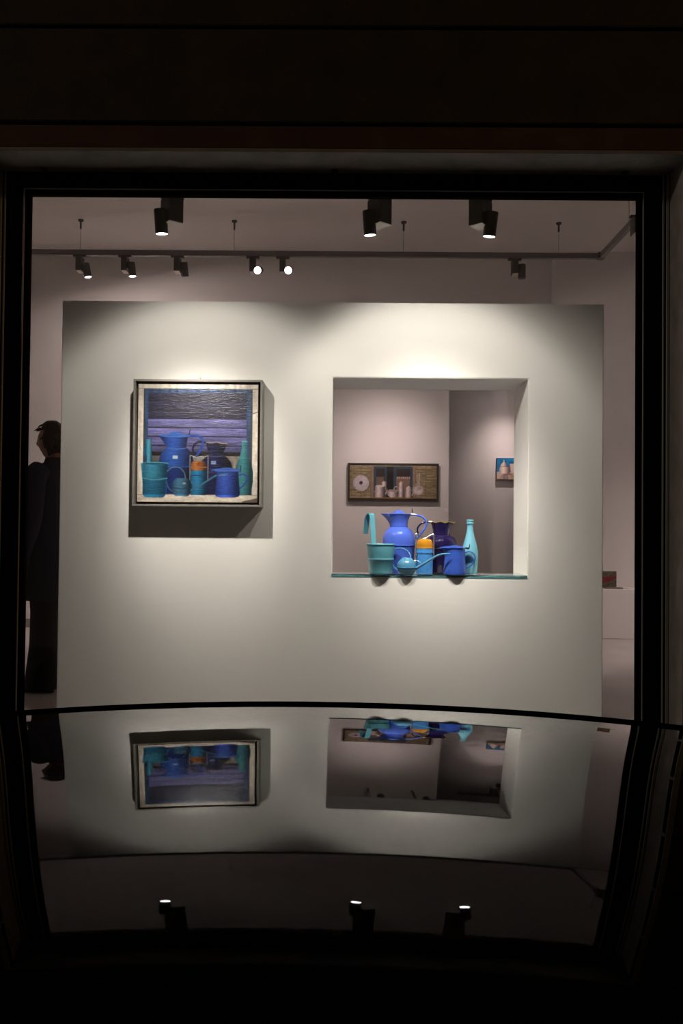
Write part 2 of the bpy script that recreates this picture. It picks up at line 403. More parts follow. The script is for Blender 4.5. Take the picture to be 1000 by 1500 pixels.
def track(name, x0, x1, y, z, label, wires, s=1.0):
    t = empty(name, (0, 0, 0)); tag(t, label, 'light track')
    bm = bmesh.new(); box(bm, x0, x1, y-0.018*s, y+0.018*s, z, z+0.040*s); bevel(bm, 0.002)
    mesh_obj('rail', bm, 'track_grey', t)
    bm = bmesh.new(); box(bm, x0+0.002, x1-0.002, y-0.009*s, y+0.009*s, z-0.0015, z+0.002); mesh_obj('rail_slot', bm, 'rubber', t)
    for wx in wires: wire(t, wx, y, z+0.040*s)
    return t
def wire(t, x, y, z):
    bm = bmesh.new(); tube(bm, [(x, y, z-0.002), (x, y, ZC-0.02)], 0.0022, 6); w = mesh_obj('hanging_wire', bm, 'wire_steel', t)
    bm = bmesh.new(); lathe(bm, [(0.006, ZC-0.085), (0.009, ZC-0.080), (0.009, ZC-0.02), (0.024, ZC-0.014), (0.026, ZC+0.002)], 12, mtx=Matrix.Translation((x, y, 0)))
    mesh_obj('ceiling_cup', bm, 'lamp_grey', w)

WARM = (1.0, 0.93, 0.865); PINK = (1.0, 0.805, 0.775)
YF = 3.60
FRONT_E, REAR_E = 0.49, 0.72
ztf = az(400, 288, YF) + 0.10       # underside of the front track, just above the window head
fr = [(237, 343, -1, math.radians(38), 'black spotlight over the framed blue painting', (0.05, 0.135, -0.98)),
      (542, 345, -1, math.radians(38), 'black spotlight over the wall opening, its head on the painting side', (0.07, 0.135, -0.98)),
      (716, 347, 1, math.radians(-38), 'black spotlight over the wall opening, its head turned towards the bench side', (-0.10, 0.135, -0.98))]
tops = []
for (px, py, sd, yw, lb, aim), ldx in zip(fr, (0.04, 0.32, -0.14)):
    p = at(px, py, YF)
    t, tp = track_spot(p, aim, sd, yw, lb, 'lens_front', (FRONT_E*(1.0 if px < 400 else 0.84), WARM, IES_FLOOD), 'lamp_black', 1.0, 'spotlights on the front track', top=ztf, ldir=(ldx, 0.616, -0.788), zb=0.046)
    tops.append(tp)
yft = sum(t[1] for t in tops)/3
track('light_track', XL+0.4, XR-0.4, yft, ztf, 'front light track hung above the window head', [-2.0, -0.6, 0.9, 2.2])

# rear track and its spots
ztr = az(500, 377, YT); xcorner = ax(880, 377, YT)
rear = empty('light_track', (0, 0, 0)); tag(rear, 'grey L-shaped light track hung on thin wires before the back wall', 'light track')
bm = bmesh.new(); box(bm, XL+0.5, xcorner+0.02, YT-0.02, YT+0.02, ztr, ztr+0.050); bevel(bm, 0.002); mesh_obj('rail', bm, 'track_grey', rear)
bm = bmesh.new(); box(bm, xcorner-0.02, xcorner+0.02, 4.6, YT-0.021, ztr, ztr+0.050); bevel(bm, 0.002); mesh_obj('rail', bm, 'track_grey', rear)
bm = bmesh.new(); box(bm, xcorner-0.035, xcorner+0.025, YT-0.045, YT+0.025, ztr-0.003, ztr+0.053); bevel(bm, 0.003); mesh_obj('corner_joint', bm, 'lamp_grey', rear)
for wpx in (118, 343, 591, 818): wire(rear, ax(wpx, 350, YT), YT, ztr+0.049)
wire(rear, xcorner, 6.75, ztr+0.049); wire(rear, xcorner, 5.0, ztr+0.049)
RS = 1.20
rl = [  # lens px, aim, side, lens material, light
  (129, 406, (0.20, 0.30, -0.93), 1, 'lens_rear', (REAR_E, PINK, IES_SPOT), 'grey rear spotlight under the outermost wire, tilted sideways'),
  (194, 405, (0.10, 0.42, -0.90), 1, 'lens_rear', (REAR_E, PINK, IES_SPOT), 'grey rear spotlight with a bright lens, between two unlit-looking neighbours'),
  (271, 405, (0.05, 0.34, -0.94), 1, 'lens_off', None, 'grey unlit rear spotlight on the painting side of the glaring pair'),
  (377, 396, (-0.06, -0.90, -0.30), 1, 'lens_glare', (REAR_E*0.25, PINK, IES_NARROW), 'glaring rear spotlight aimed at the window, the one nearer the person'),
  (422, 396, (-0.03, -0.90, -0.30), 1, 'lens_glare', (REAR_E*0.25, PINK, IES_NARROW), 'glaring rear spotlight aimed at the window, the one farther from the person'),
  (764, 408, (0.0, 0.05, -1.0), 1, 'lens_off', None, 'grey unlit rear spotlight hanging upright near the track corner')]
for px, py, aim, sd, lens, lt, lb in rl:
    ld_ = aim
    if lens == 'lens_rear': aim = (aim[0], 0.03, -0.98)
    track_spot((px, py, None, YT), aim, sd, 0.0, lb, lens, lt, 'lamp_grey', RS, 'spotlights on the rear track', top=ztr+0.0003, ldir=ld_, bwf=0.62)
p = Vector((xcorner, 6.45, ztr-0.23))
track_spot(p+Vector((0.05, 0, 0)), (0.3, 0.2, -0.93), 1, 0.0, 'grey rear spotlight on the short arm of the track', 'lens_rear', (REAR_E, PINK, IES_SPOT), 'lamp_grey', RS, 'spotlights on the rear track', top=ztr+0.0003)
# low track behind the partition with the spots for the pictures there
ylt = 7.10; zlt = CH+1.66
LT = track('light_track', ax(400, 480, ylt), ax(790, 480, ylt), ylt, zlt, 'low light track on arms from the back wall, behind the partition', [])
for px in (430, 560, 640):
    bm = bmesh.new(); x = ax(px, 480, ylt); box(bm, x-0.012, x+0.012, ylt+0.017, YB+0.001, zlt+0.006, zlt+0.030); mesh_obj('wall_arm', bm, 'track_grey', LT)
for px, aim, lb, st, ies in ((572, (0.02, 0.82, -0.56), 'low spotlight behind the partition aimed at the long painting', 0.23, IES_SPOT),
                    (640, (-0.30, 0.70, -0.62), 'low spotlight behind the partition, aimed slantwise at the long painting', 0.03, IES_SPOT)):
    py = 772-(zlt-0.22-CH)*F/ylt+4
    track_spot((px, py, None, ylt), aim, 1, 0.0, lb, 'lens_rear', (REAR_E*st, PINK, ies), 'lamp_grey', RS, 'spotlights behind the partition', top=zlt+0.0003)

y3, z3 = 9.0, CH+1.80
track('light_track', ax(690, 500, y3), ax(800, 500, y3), y3, z3, 'short light track of the further room, behind the opening', [ax(700, 500, y3), ax(790, 500, y3)])
track_spot((752, 772-(z3-0.22-CH)*F/y3+4, None, y3), (0.0, 0.50, -0.86), 1, 0.0, 'spotlight of the further room aimed at the small painting', 'lens_rear', (REAR_E*0.14, PINK, IES_SPOT), 'lamp_grey', RS, top=z3+0.0003)

# ------------------------------------------------------------------ painted pictures
def lin(c):
    c = np.asarray(c, float)/255.0
    return np.where(c <= 0.04045, c/12.92, ((c+0.055)/1.055)**2.4)
class Paint:
    """a small painter: shapes in picture coordinates, stored as colours of a fine grid"""
    def __init__(s, x0, x1, y0, y1, nx, ny, base, ss=3, seed=1):
        s.x0, s.x1, s.y0, s.y1, s.nx, s.ny, s.ss = x0, x1, y0, y1, nx, ny, ss
        X = x0 + (np.arange(nx*ss)+0.5)/(nx*ss)*(x1-x0); Y = y0 + (np.arange(ny*ss)+0.5)/(ny*ss)*(y1-y0)
        s.X, s.Y = np.meshgrid(X, Y); s.A = np.zeros(s.X.shape+(3,)); s.A[:] = base; s.rng = np.random.default_rng(seed)
    def noise(s, cx, cy):
        g = s.rng.random((int((s.y1-s.y0)/cy)+3, int((s.x1-s.x0)/cx)+3))
        u = (s.X-s.x0)/cx; v = (s.Y-s.y0)/cy; i = u.astype(int); j = v.astype(int); fu, fv = u-i, v-j
        fu = fu*fu*(3-2*fu); fv = fv*fv*(3-2*fv)
        return (g[j,i]*(1-fu)+g[j,i+1]*fu)*(1-fv)+(g[j+1,i]*(1-fu)+g[j+1,i+1]*fu)*fv
    def put(s, m, col, a=1.0):
        col = np.asarray(col, float)
        if col.ndim == 1: s.A[m] = s.A[m]*(1-a)+col*a
        else: s.A[m] = s.A[m]*(1-a)+col[m]*a
    def rect(s, x0, y0, x1, y1, col, a=1.0): s.put((s.X >= x0) & (s.X < x1) & (s.Y >= y0) & (s.Y < y1), col, a)
    def inside(s, pts):
        pts = np.asarray(pts, float); x, y = pts[:,0], pts[:,1]
        m = np.zeros(s.X.shape, bool)
        for k in range(len(x)):
            j = k-1
            if y[k] == y[j]: continue
            c = ((y[k] > s.Y) != (y[j] > s.Y)) & (s.X < (x[j]-x[k])*(s.Y-y[k])/(y[j]-y[k])+x[k]); m ^= c
        return m
    def ell(s, cx, cy, rx, ry): return ((s.X-cx)/rx)**2+((s.Y-cy)/ry)**2 <= 1
    def shade(s, cx, hw, dark, light, off=-0.25, p=1.5):
        t = np.clip(np.abs((s.X-cx)/hw-off), 0, 1.3)**p; t = np.clip(t, 0, 1)[..., None]
        return np.asarray(light, float)*1.08*(1-t)+np.asarray(dark, float)*0.62*t
    def poly(s, pts, col, a=1.0): s.put(s.inside(pts), col, a)
    def body(s, prof, cx, dark, light, off=-0.25):
        """symmetric silhouette: prof = (y, half width)"""
        pts = [(cx-w, y) for y, w in prof] + [(cx+w, y) for y, w in prof[::-1]]
        hw = max(w for _, w in prof); s.put(s.inside(pts), s.shade(cx, hw, dark, light, off))
    def line(s, pts, w, col, a=1.0):
        m = np.zeros(s.X.shape, bool); pts = [tuple(q)[:2] for q in smooth_path([(p[0], p[1], 0) for p in pts], 6)]
        for (x0, y0), (x1, y1) in zip(pts, pts[1:]):
            dx, dy = x1-x0, y1-y0; L = dx*dx+dy*dy+1e-9
            t = np.clip(((s.X-x0)*dx+(s.Y-y0)*dy)/L, 0, 1); m |= (s.X-x0-t*dx)**2+(s.Y-y0-t*dy)**2 <= (w/2)**2
        s.put(m, col, a)
    def build(s, name, w, h, parent, loc):
        a = np.clip(s.A, 0, 255).reshape(s.ny, s.ss, s.nx, s.ss, 3).mean((1, 3)); L = lin(a)
        nx, ny = s.nx, s.ny
        xs = (np.arange(nx)/(nx-1)-0.5)*w; zs = (0.5-np.arange(ny)/(ny-1))*h
        co = np.zeros((ny, nx, 3)); co[..., 0] = xs[None]; co[..., 2] = zs[:, None]; co += np.array(loc)
        i = np.arange(ny*nx).reshape(ny, nx)
        fc = np.stack([i[:-1,:-1], i[1:,:-1], i[1:,1:], i[:-1,1:]], -1).reshape(-1, 4)
        me = bpy.data.meshes.new(name); me.from_pydata(co.reshape(-1, 3).tolist(), [], fc.tolist())
        at_ = me.color_attributes.new('paint', 'FLOAT_COLOR', 'POINT')
        at_.data.foreach_set('color', np.concatenate([L.reshape(-1, 3), np.ones((nx*ny, 1))], 1).astype(np.float32).ravel())
        me.materials.append(MATS['oil_paint'])
        return link(bpy.data.objects.new(name, me), parent)

def still_life():
    P = Paint(128, 822, 130, 820, 250, 248, (206, 196, 168))
    n1 = P.noise(60, 14); n2 = P.noise(14, 60); n3 = P.noise(90, 5); n4 = P.noise(26, 4); n5 = P.noise(9, 9); n6 = P.noise(16, 3); n7 = P.noise(36, 8)
    P.A *= (0.88+0.2*n2)[..., None]
    P.rect(128, 776, 822, 820, np.array((202, 190, 160))*(0.85+0.25*n1)[..., None])
    P.line([(128, 778), (480, 772), (822, 776)], 3, (120, 108, 88)); P.line([(128, 157), (822, 157)], 3, (130, 118, 98))
    P.line([(128, 440), (150, 520)], 2, (140, 126, 100)); P.line([(786, 302), (822, 290)], 4, (70, 62, 50))
    P.poly([(735, 812), (790, 800), (822, 792), (822, 820), (735, 820)], (95, 84, 66))
    # shutter surround and slats
    P.rect(160, 160, 786, 776, np.array((58, 92, 132))*(0.75+0.5*n2)[..., None])
    P.rect(160, 160, 168, 776, (74, 76, 82)); P.rect(779, 160, 790, 776, (84, 82, 80))
    P.rect(187, 182, 755, 530, (66, 64, 96))
    yl = [182, 231, 283, 334, 386, 438, 491, 530]
    for k in range(7):
        base = np.array([(50, 50, 74), (54, 54, 80), (50, 48, 72), (118, 117, 176), (120, 118, 182), (112, 110, 172), (88, 86, 134)][k], float)
        t = ((P.Y-yl[k])/(yl[k+1]-yl[k]))[..., None]
        P.rect(187, yl[k]+2, 755, yl[k+1], base*(0.70+0.35*n3+0.28*n1)[..., None]*(1.08-0.18*t))
        P.rect(187, yl[k+1]-4, 755, yl[k+1]+2, (30, 26, 40))
    m = (P.X > 190) & (P.X < 752) & (P.Y > 185) & (P.Y < 525) & (n6 > 0.80) & (n4 > 0.45); P.put(m, (130, 114, 100), 0.7)
    P.rect(215, 530, 765, 776, np.array((172, 160, 134))*(0.7+0.4*n2)[..., None])
    P.rect(187, 528, 755, 550, (34, 28, 30)); P.rect(215, 550, 300, 776, (60, 58, 66), 0.5)
    # dark pitcher
    nd, nl = (12, 14, 40), (28, 32, 84)
    P.line([(530, 472), (480, 468), (450, 495), (452, 530), (480, 548)], 11, (20, 22, 58))
    P.poly([(524, 470), (644, 478), (618, 545), (536, 545)], P.shade(580, 60, nd, (24, 28, 72)))
    P.line([(524, 470), (556, 474), (585, 468), (612, 476), (644, 477)], 5, (196, 168, 110))
    P.body([(545, 45), (560, 66), (585, 86), (610, 92), (640, 92), (655, 84), (775, 62)], 582, nd, nl)
    P.line([(540, 548), (576, 554), (620, 547)], 3, (110, 116, 160)); P.rect(554, 578, 582, 598, (150, 178, 220)); P.line([(492, 640), (580, 646), (640, 640)], 4, (70, 74, 120))
    # large blue pitcher
    bd, bl = (18, 46, 130), (34, 92, 190)
    P.line([(420, 432), (470, 432), (504, 455), (500, 500), (470, 548)], 14, (32, 78, 184)); P.line([(425, 430), (430, 396)], 6, (40, 44, 80))
    P.body([(505, 62), (520, 76), (545, 92), (575, 100), (610, 100), (625, 92), (770, 66)], 352, bd, bl)
    P.poly([(302, 620), (444, 620), (424, 772), (300, 772)], P.shade(360, 80, (12, 26, 84), (20, 50, 130)))
    P.poly([(250, 432), (420, 430), (408, 505), (302, 505)], P.shade(352, 70, (18, 48, 138), (34, 88, 190)))
    P.put(P.ell(340, 432, 90, 9), (58, 120, 212)); P.put(P.ell(346, 420, 34, 11), (48, 110, 208)); P.line([(300, 610), (430, 612)], 4, (60, 100, 190))
    P.line([(306, 505), (350, 511), (405, 505)], 4, (96, 144, 220)); P.rect(332, 548, 361, 568, (200, 226, 236))
    # bottle
    P.body([(458, 15), (478, 15), (480, 13), (520, 17), (560, 28), (600, 44), (640, 52), (700, 52), (770, 40), (776, 36)], 744, (26, 98, 104), (66, 160, 158))
    P.rect(729, 458, 760, 468, (110, 196, 196)); P.line([(744, 490), (736, 560)], 3, (120, 196, 196), 0.6)
    # bucket with its hook
    P.poly([(164, 500), (178, 462), (182, 545), (160, 552)], (20, 108, 142))
    P.poly([(176, 455), (206, 455), (216, 592), (184, 594)], P.shade(196, 18, (36, 142, 172), (78, 186, 204)))
    P.body([(592, 80), (600, 78), (680, 71), (784, 62), (794, 50)], 228, (16, 112, 150), (54, 164, 190))
    P.poly([(157, 682), (300, 682), (290, 786), (268, 794), (190, 794), (166, 784)], (10, 84, 130), 0.45)
    P.put(P.ell(228, 595, 81, 8), (92, 200, 212)); P.put(P.ell(228, 597, 74, 5), (18, 100, 130)); P.line([(158, 682), (228, 690), (300, 682)], 7, (84, 188, 204))
    # jar with amber lid and wire
    P.body([(634, 48), (650, 50), (670, 46), (690, 48), (774, 44), (778, 40)], 483, (8, 92, 140), (34, 150, 200)); P.line([(436, 664), (530, 664)], 4, (20, 70, 110))
    P.body([(580, 34), (596, 44), (634, 48)], 483, (132, 62, 18), (216, 124, 44)); P.line([(438, 615), (528, 615)], 4, (224, 140, 60)); P.put(P.ell(486, 598, 17, 12), (176, 82, 26)); P.put(P.ell(488, 566, 20, 12), (150, 156, 140), 0.8)
    P.line([(432, 690), (432, 548)], 4, (190, 186, 160)); P.line([(536, 690), (536, 548)], 4, (214, 206, 176)); P.line([(432, 547), (452, 552), (470, 560), (488, 552), (510, 556), (536, 547)], 4, (200, 194, 170))
    # watering can
    P.line([(302, 640), (330, 618), (370, 618), (398, 645), (408, 684)], 6, (96, 150, 172)); P.line([(296, 700), (312, 740), (340, 762)], 7, (74, 128, 156))
    P.body([(680, 30), (692, 46), (715, 56), (738, 58), (765, 50), (782, 40), (786, 30)], 387, (26, 78, 112), (72, 138, 168)); P.line([(332, 734), (387, 742), (444, 734)], 4, (26, 62, 90)); P.put(P.ell(400, 710, 10, 6), (190, 206, 204))
    P.line([(440, 750), (500, 716), (586, 662), (645, 656)], 10, (72, 142, 166)); P.line([(440, 704), (470, 712)], 4, (96, 150, 172))
    # coffee pot
    P.line([(705, 660), (745, 656), (764, 680), (745, 715), (712, 745)], 9, (42, 80, 190))
    P.body([(640, 62), (660, 62), (770, 72), (784, 66), (790, 44)], 650, (24, 50, 150), (56, 96, 210)); P.put(P.ell(640, 632, 88, 11), (72, 122, 224)); P.put(P.ell(645, 624, 40, 8), (64, 116, 222)); P.line([(556, 630), (600, 644), (715, 640)], 4, (26, 44, 120)); P.line([(722, 640), (726, 606)], 6, (34, 44, 90))
    P.line([(600, 662), (645, 656)], 8, (100, 166, 180))
    P.A *= (0.94+0.12*n5)[..., None]
    g_ = P.A.mean(-1, keepdims=True); P.A = (P.A*0.86+g_*0.14)*np.array((0.90, 0.90, 0.95))
    inner = (P.X > 160) & (P.X < 790) & (P.Y > 158) & (P.Y < 776); P.A[inner] *= 0.68
    return P

def shutter_picture():
    P = Paint(125, 830, 168, 460, 190, 80, (148, 132, 104), seed=5)
    n1 = P.noise(40, 6); n2 = P.noise(8, 8); P.A *= (0.8+0.35*n1)[..., None]
    for x0, x1 in ((135, 300), (655, 825)):
        P.rect(x0, 182, x1, 440, np.array((142, 126, 96))*(0.75+0.4*n1)[..., None])
        for y in range(200, 440, 22): P.rect(x0+6, y, x1-6, y+3, (96, 82, 60))
        for x in (x0, (x0+x1)//2, x1-5): P.rect(x, 182, x+4, 440, (104, 90, 66))
    P.rect(318, 180, 636, 444, (40, 62, 78)); P.rect(340, 200, 410, 444, (34, 26, 26)); P.rect(425, 184, 480, 444, (10, 9, 10)); P.rect(504, 200, 612, 270, (38, 28, 28)); P.rect(340, 268, 405, 444, (104, 82, 70)); P.rect(504, 268, 612, 444, (122, 96, 82))
    for x in range(508, 612, 16): P.poly([(x, 282), (x, 268), (x+5, 262), (x+10, 268), (x+10, 282)], (170, 146, 128))
    P.rect(300, 180, 320, 444, (132, 110, 92)); P.rect(634, 180, 655, 444, (132, 110, 92))
    P.rect(125, 445, 830, 460, (46, 34, 28)); P.rect(320, 438, 640, 450, (128, 96, 62))
    wl, wd = (196, 180, 176), (124, 106, 104)
    P.put(P.ell(224, 330, 66, 70), (84, 72, 58), 0.6); P.put(P.ell(218, 322, 65, 68), (176, 164, 168)); P.put(P.ell(216, 318, 52, 54), (188, 176, 180)); P.put(P.ell(218, 319, 15, 15), (70, 60, 56)); P.put(P.ell(218, 319, 7, 7), (30, 26, 26))
    P.line([(316, 346), (318, 385), (345, 408)], 11, wd); P.line([(410, 352), (428, 372), (420, 405), (400, 420)], 8, wl)
    P.body([(305, 7), (314, 24), (322, 24), (330, 18), (370, 22), (384, 22)], 406, wd, wl); P.body([(340, 34), (352, 40), (440, 44)], 372, wd, wl); P.put(P.ell(374, 344, 34, 8), (206, 192, 188))
    P.body([(374, 30), (392, 48), (420, 44), (438, 24)], 476, wd, wl); P.put(P.ell(476, 384, 50, 8), (150, 132, 128)); P.line([(484, 372), (492, 350), (510, 350)], 6, wl)
    P.body([(306, 6), (316, 16), (330, 20), (438, 24)], 543, wd, wl); P.line([(524, 345), (514, 370), (524, 400)], 6, wd)
    P.body([(345, 8), (360, 22), (378, 22), (440, 32)], 604, wd, wl); P.line([(632, 380), (640, 400), (630, 420)], 6, wl)
    P.line([(672, 240), (676, 330)], 9, (156, 140, 128)); P.line([(688, 240), (686, 330)], 9, (176, 160, 148)); P.put(P.ell(680, 375, 48, 46), (150, 134, 126)); P.put(P.ell(680, 378, 38, 36), (186, 172, 166)); P.put(P.ell(690, 360, 18, 12), (160, 144, 140)); P.put(P.ell(684, 392, 20, 10), (206, 194, 188))
    P.A *= (0.9+0.18*n2)[..., None]
    return P

def bowl_picture():
    P = Paint(345, 875, 385, 775, 90, 66, (28, 122, 176), seed=9)
    n = P.noise(40, 40); P.A *= (0.8+0.4*n)[..., None]
    P.rect(345, 640, 875, 775, np.array((212, 186, 160))*(0.85+0.25*n)[..., None]); P.put(P.ell(370, 690, 60, 50), (214, 196, 184))
    P.body([(425, 5), (440, 12), (455, 8), (470, 22), (500, 52), (535, 70), (545, 72)], 475, (178, 150, 144), (238, 218, 206))
    P.body([(548, 76), (570, 100), (610, 104), (660, 84), (690, 60), (698, 40)], 490, (186, 158, 150), (242, 222, 210)); P.line([(400, 545), (550, 545)], 6, (150, 122, 118))
    P.poly([(580, 490), (800, 480), (780, 690), (600, 680)], (222, 196, 184)); P.poly([(600, 500), (760, 495), (745, 660), (615, 650)], (236, 214, 202))
    P.poly([(430, 672), (640, 672), (600, 700), (470, 700)], (168, 128, 108)); P.rect(470, 700, 548, 775, (150, 120, 132)); P.rect(488, 705, 530, 775, (178, 150, 166))
    return P

def framed(name, label, cx, cz, yw, w, h, depth, fw, fmat, gap, P, cat='painting'):
    """picture hung on a wall whose face is at yw; w,h outer"""
    t = empty(name, (cx, yw, cz)); tag(t, label, cat)
    if fw:
        bm = bmesh.new(); ring_box(bm, -w/2, w/2, -h/2, h/2, fw, fw, fw, fw, -depth, 0.0); bevel(bm, 0.0012); mesh_obj('frame', bm, fmat, t)
        bm = bmesh.new(); box(bm, -w/2+fw*0.5, w/2-fw*0.5, -depth*0.55, -0.002, -h/2+fw*0.5, h/2-fw*0.5); mesh_obj('backing', bm, 'picture_gap', t)
        cw, ch = w-2*(fw+gap), h-2*(fw+gap); yf = -depth+0.012
        bm = bmesh.new(); box(bm, -cw/2, cw/2, yf+0.0008, -depth*0.5, -ch/2, ch/2); mesh_obj('canvas', bm, 'canvas_edge', t)
    else:
        cw, ch = w, h; yf = -depth
        bm = bmesh.new(); box(bm, -cw/2, cw/2, yf+0.0008, 0.0, -ch/2, ch/2); mesh_obj('canvas', bm, 'canvas_edge', t)
    P.build('painted_picture', cw, ch, t, (0, yf, 0))
    return t
YQ = YP-0.10
a = at(195.5, 555, YQ); b = at(382.5, 743, YQ)
framed('framed_painting', 'grey-framed painting of blue jugs before a purple shutter', (a.x+b.x)/2, (a.z+b.z)/2, YP, b.x-a.x, a.z-b.z, 0.10, 0.0115, 'picture_frame_grey', 0.0125, still_life())
p = at(293, 553, YP-0.004); bm = bmesh.new(); lathe(bm, [(0.002, 0.02), (0.002, 0.0), (0.005, -0.001), (0.005, -0.004)], 10, mtx=Matrix.Translation((p.x, YP-0.006, p.z)) @ Matrix.Rotation(-math.pi/2, 4, 'X'))
tag(mesh_obj('nail', bm, 'nail_brass'), 'tiny nail head in the partition above the framed painting', 'nail')
a = at(509.4, 678, YB-0.04); b = at(642, 735.5, YB-0.04)
framed('long_painting', 'long dark-framed painting of white crockery between shutters', (a.x+b.x)/2, (a.z+b.z)/2, YB, b.x-a.x, a.z-b.z, 0.05, 0.016, 'frame_dark_wood', 0.004, shutter_picture())
a = at(727.5, 670.8, YR-0.05); b = at(770, 702.2, YR-0.05)
framed('small_painting', 'small unframed painting of a white lidded bowl on blue', (a.x+b.x)/2, (a.z+b.z)/2, YR, b.x-a.x, a.z-b.z, 0.05, 0, '', 0, bowl_picture())
a = at(649, 746, YB); bm = bmesh.new(); box(bm, a.x, a.x+0.055, YB-0.006, YB, a.z-0.032, a.z+0.01); bevel(bm, 0.001)
tag(mesh_obj('wall_label', bm, 'card_white'), 'small white caption card beside the long painting', 'label')

# ------------------------------------------------------------------ glass shelf and the vessels on it
zs_ = nz0 + 0.012
bm = bmesh.new(); box(bm, nx0+0.001, nx1-0.001, YP-0.003, YP+0.30, nz0-0.0005, zs_)
shelf = tag(mesh_obj('glass_shelf', bm, 'shelf_glass'), 'clear glass shelf in the partition opening with a teal front edge', 'shelf')
bm = bmesh.new(); box(bm, nx0+0.001, nx1-0.001, YP-0.0045, YP-0.0028, nz0-0.0005, zs_)
mesh_obj('polished_edge', bm, 'edge_glass', shelf)

def vessel(name, px, Y, label, cat):
    """thing standing on the shelf with its axis at photo column px and distance Y; returns (empty, metres per pixel)"""
    x = at(px, 825, Y).x
    t = empty(name, (x, Y, zs_)); tag(t, label, cat, 'vessels on the glass shelf'); return t, Y/F
def rot_prof(prof, s): return [(r*s, z*s) for r, z in prof]
def spouted(a0, amount, z0, z1, power=3, wave=0.0, wn=7):
    def fn(r, z, a):
        k = min(1, max(0, (z-z0)/(z1-z0)))
        c = max(0, math.cos(a-a0))
        rr = r + amount*k**1.4*c**power
        zz = z + (wave*k*math.cos(wn*a) if wave else 0)
        return rr, zz
    return fn

# turquoise pail with strap hook
t, s = vessel('hook_pail', 557.5, 4.425, 'turquoise metal pail with a tall strap hook', 'pail')
bm = bmesh.new()
lathe(bm, rot_prof([(16.0, 0.0), (16.6, 0.4), (16.8, 2), (18.4, 20), (19.2, 20.8), (19.4, 22), (18.7, 23.2), (18.9, 24), (20.4, 42), (21.4, 42.4), (21.6, 43.4), (20.9, 44), (20.2, 43.2), (16.5, 2.5), (0.5, 2.2)], s), 48)
mesh_obj('pail_body', bm, 'turquoise_paint', t, smooth=True, angle=50)
bm = bmesh.new()
path = smooth_path([(-8*s, 17.5*s, 22*s), (-10.0*s, 19.6*s, 42*s), (-12.6*s, 20.5*s, 80*s), (-13.6*s, 21.5*s, 87*s), (-16.5*s, 27*s, 88*s), (-19.5*s, 32*s, 83*s), (-21*s, 35*s, 70*s), (-22*s, 36*s, 58*s)], 5)
tube(bm, path, 0, flat=(3.9*s, 0.7*s), up=Vector((0.92, 0.38, 0)))
mesh_obj('strap_hook', bm, 'turquoise_paint', t)

# large blue lidded pitcher
t, s = vessel('lidded_pitcher', 583.5, 4.58, 'large blue enamel lidded pitcher with a ring around its belly', 'pitcher')
bm = bmesh.new(); lathe(bm, rot_prof([(19, 0), (20.5, 0.4), (21.2, 2), (22.8, 20), (23.8, 38), (24.3, 39.4)], s), 48)
mesh_obj('lower_body', bm, 'enamel_blue', t, smooth=True)
bm = bmesh.new(); lathe(bm, rot_prof([(23.6, 38.8), (24.8, 39.2), (25.1, 40), (24.8, 40.8), (23.6, 41.2)], s), 48); mesh_obj('ring', bm, 'enamel_blue', t, smooth=True)
bm = bmesh.new(); lathe(bm, rot_prof([(24.2, 40.8), (24.3, 45), (23.9, 49), (22.8, 54), (20.6, 59), (17.4, 63), (14.0, 65.4), (12.9, 66.2)], s), 48); mesh_obj('upper_body', bm, 'enamel_blue', t, smooth=True)
bm = bmesh.new(); lathe(bm, rot_prof([(12.9, 65.8), (13.3, 67), (12.9, 70), (13.5, 75), (15.2, 80), (17.6, 85), (17.2, 85.2), (14.6, 80), (12.4, 70)], s), 48, spouted(math.pi, 8.5*s, 68*s, 85*s), cap=False); mesh_obj('neck', bm, 'enamel_blue', t, smooth=True)
bm = bmesh.new(); lathe(bm, rot_prof([(17.9, 84.8), (18.1, 85.6), (15, 86.2), (9, 87.0), (7.6, 88.2), (5.5, 90.2), (2.5, 91.2), (0.3, 91.4)], s), 48, lambda r, z, a: (r+(9.0*s*max(0, -math.cos(a))**3 if r > 13*s else 0), z)); lid = mesh_obj('lid', bm, 'enamel_blue', t, smooth=True, angle=60)
bm = bmesh.new(); tube(bm, [(18*s, 0, 85*s), (20*s, 0, 88*s), (19.2*s, 0, 94*s)], [1.2*s, 1.0*s, 0.5*s], 8); tube(bm, [(16.5*s, 0, 85.6*s), (24*s, 0, 85*s)], 1.3*s, 8); mesh_obj('thumb_lever', bm, 'enamel_steel', lid, smooth=True)
bm = bmesh.new(); pts = smooth_path([(17*s, 0, 84.4*s), (26*s, 0, 84.0*s), (35*s, 0, 81*s), (40*s, 0, 74*s), (38.5*s, 0, 66*s), (33*s, 0, 58*s), (28*s, 0, 52*s), (23.5*s, 0, 47*s)], 6); tube(bm, pts, 1.5*s, 10); mesh_obj('handle', bm, 'enamel_blue', t, smooth=True)

# navy pitcher
t, s = vessel('navy_pitcher', 646, 4.60, 'dark navy enamel pitcher with a scalloped gilt rim', 'pitcher')
bm = bmesh.new(); lathe(bm, rot_prof([(15.5, 0), (17, 0.4), (17.5, 2), (19.5, 22), (22.2, 36), (22.8, 38), (22.9, 42), (22.0, 46), (20, 50), (17, 53), (13.5, 55), (12.2, 55.6)], s), 48); mesh_obj('pitcher_body', bm, 'enamel_navy', t, smooth=True)
bm = bmesh.new(); lathe(bm, rot_prof([(12.4, 55), (12.9, 56), (12.4, 58), (12.8, 63), (14.2, 69), (15.8, 73.4), (15.4, 73.6), (13.4, 68), (11.8, 58)], s), 56, spouted(0.0, 4.2*s, 60*s, 73*s, 4, 0.8*s, 7), cap=False); mesh_obj('neck', bm, 'enamel_navy', t, smooth=True)
bm = bmesh.new(); f_ = spouted(0.0, 4.2*s, 60*s, 73*s, 4, 0.8*s, 7)
rim = []
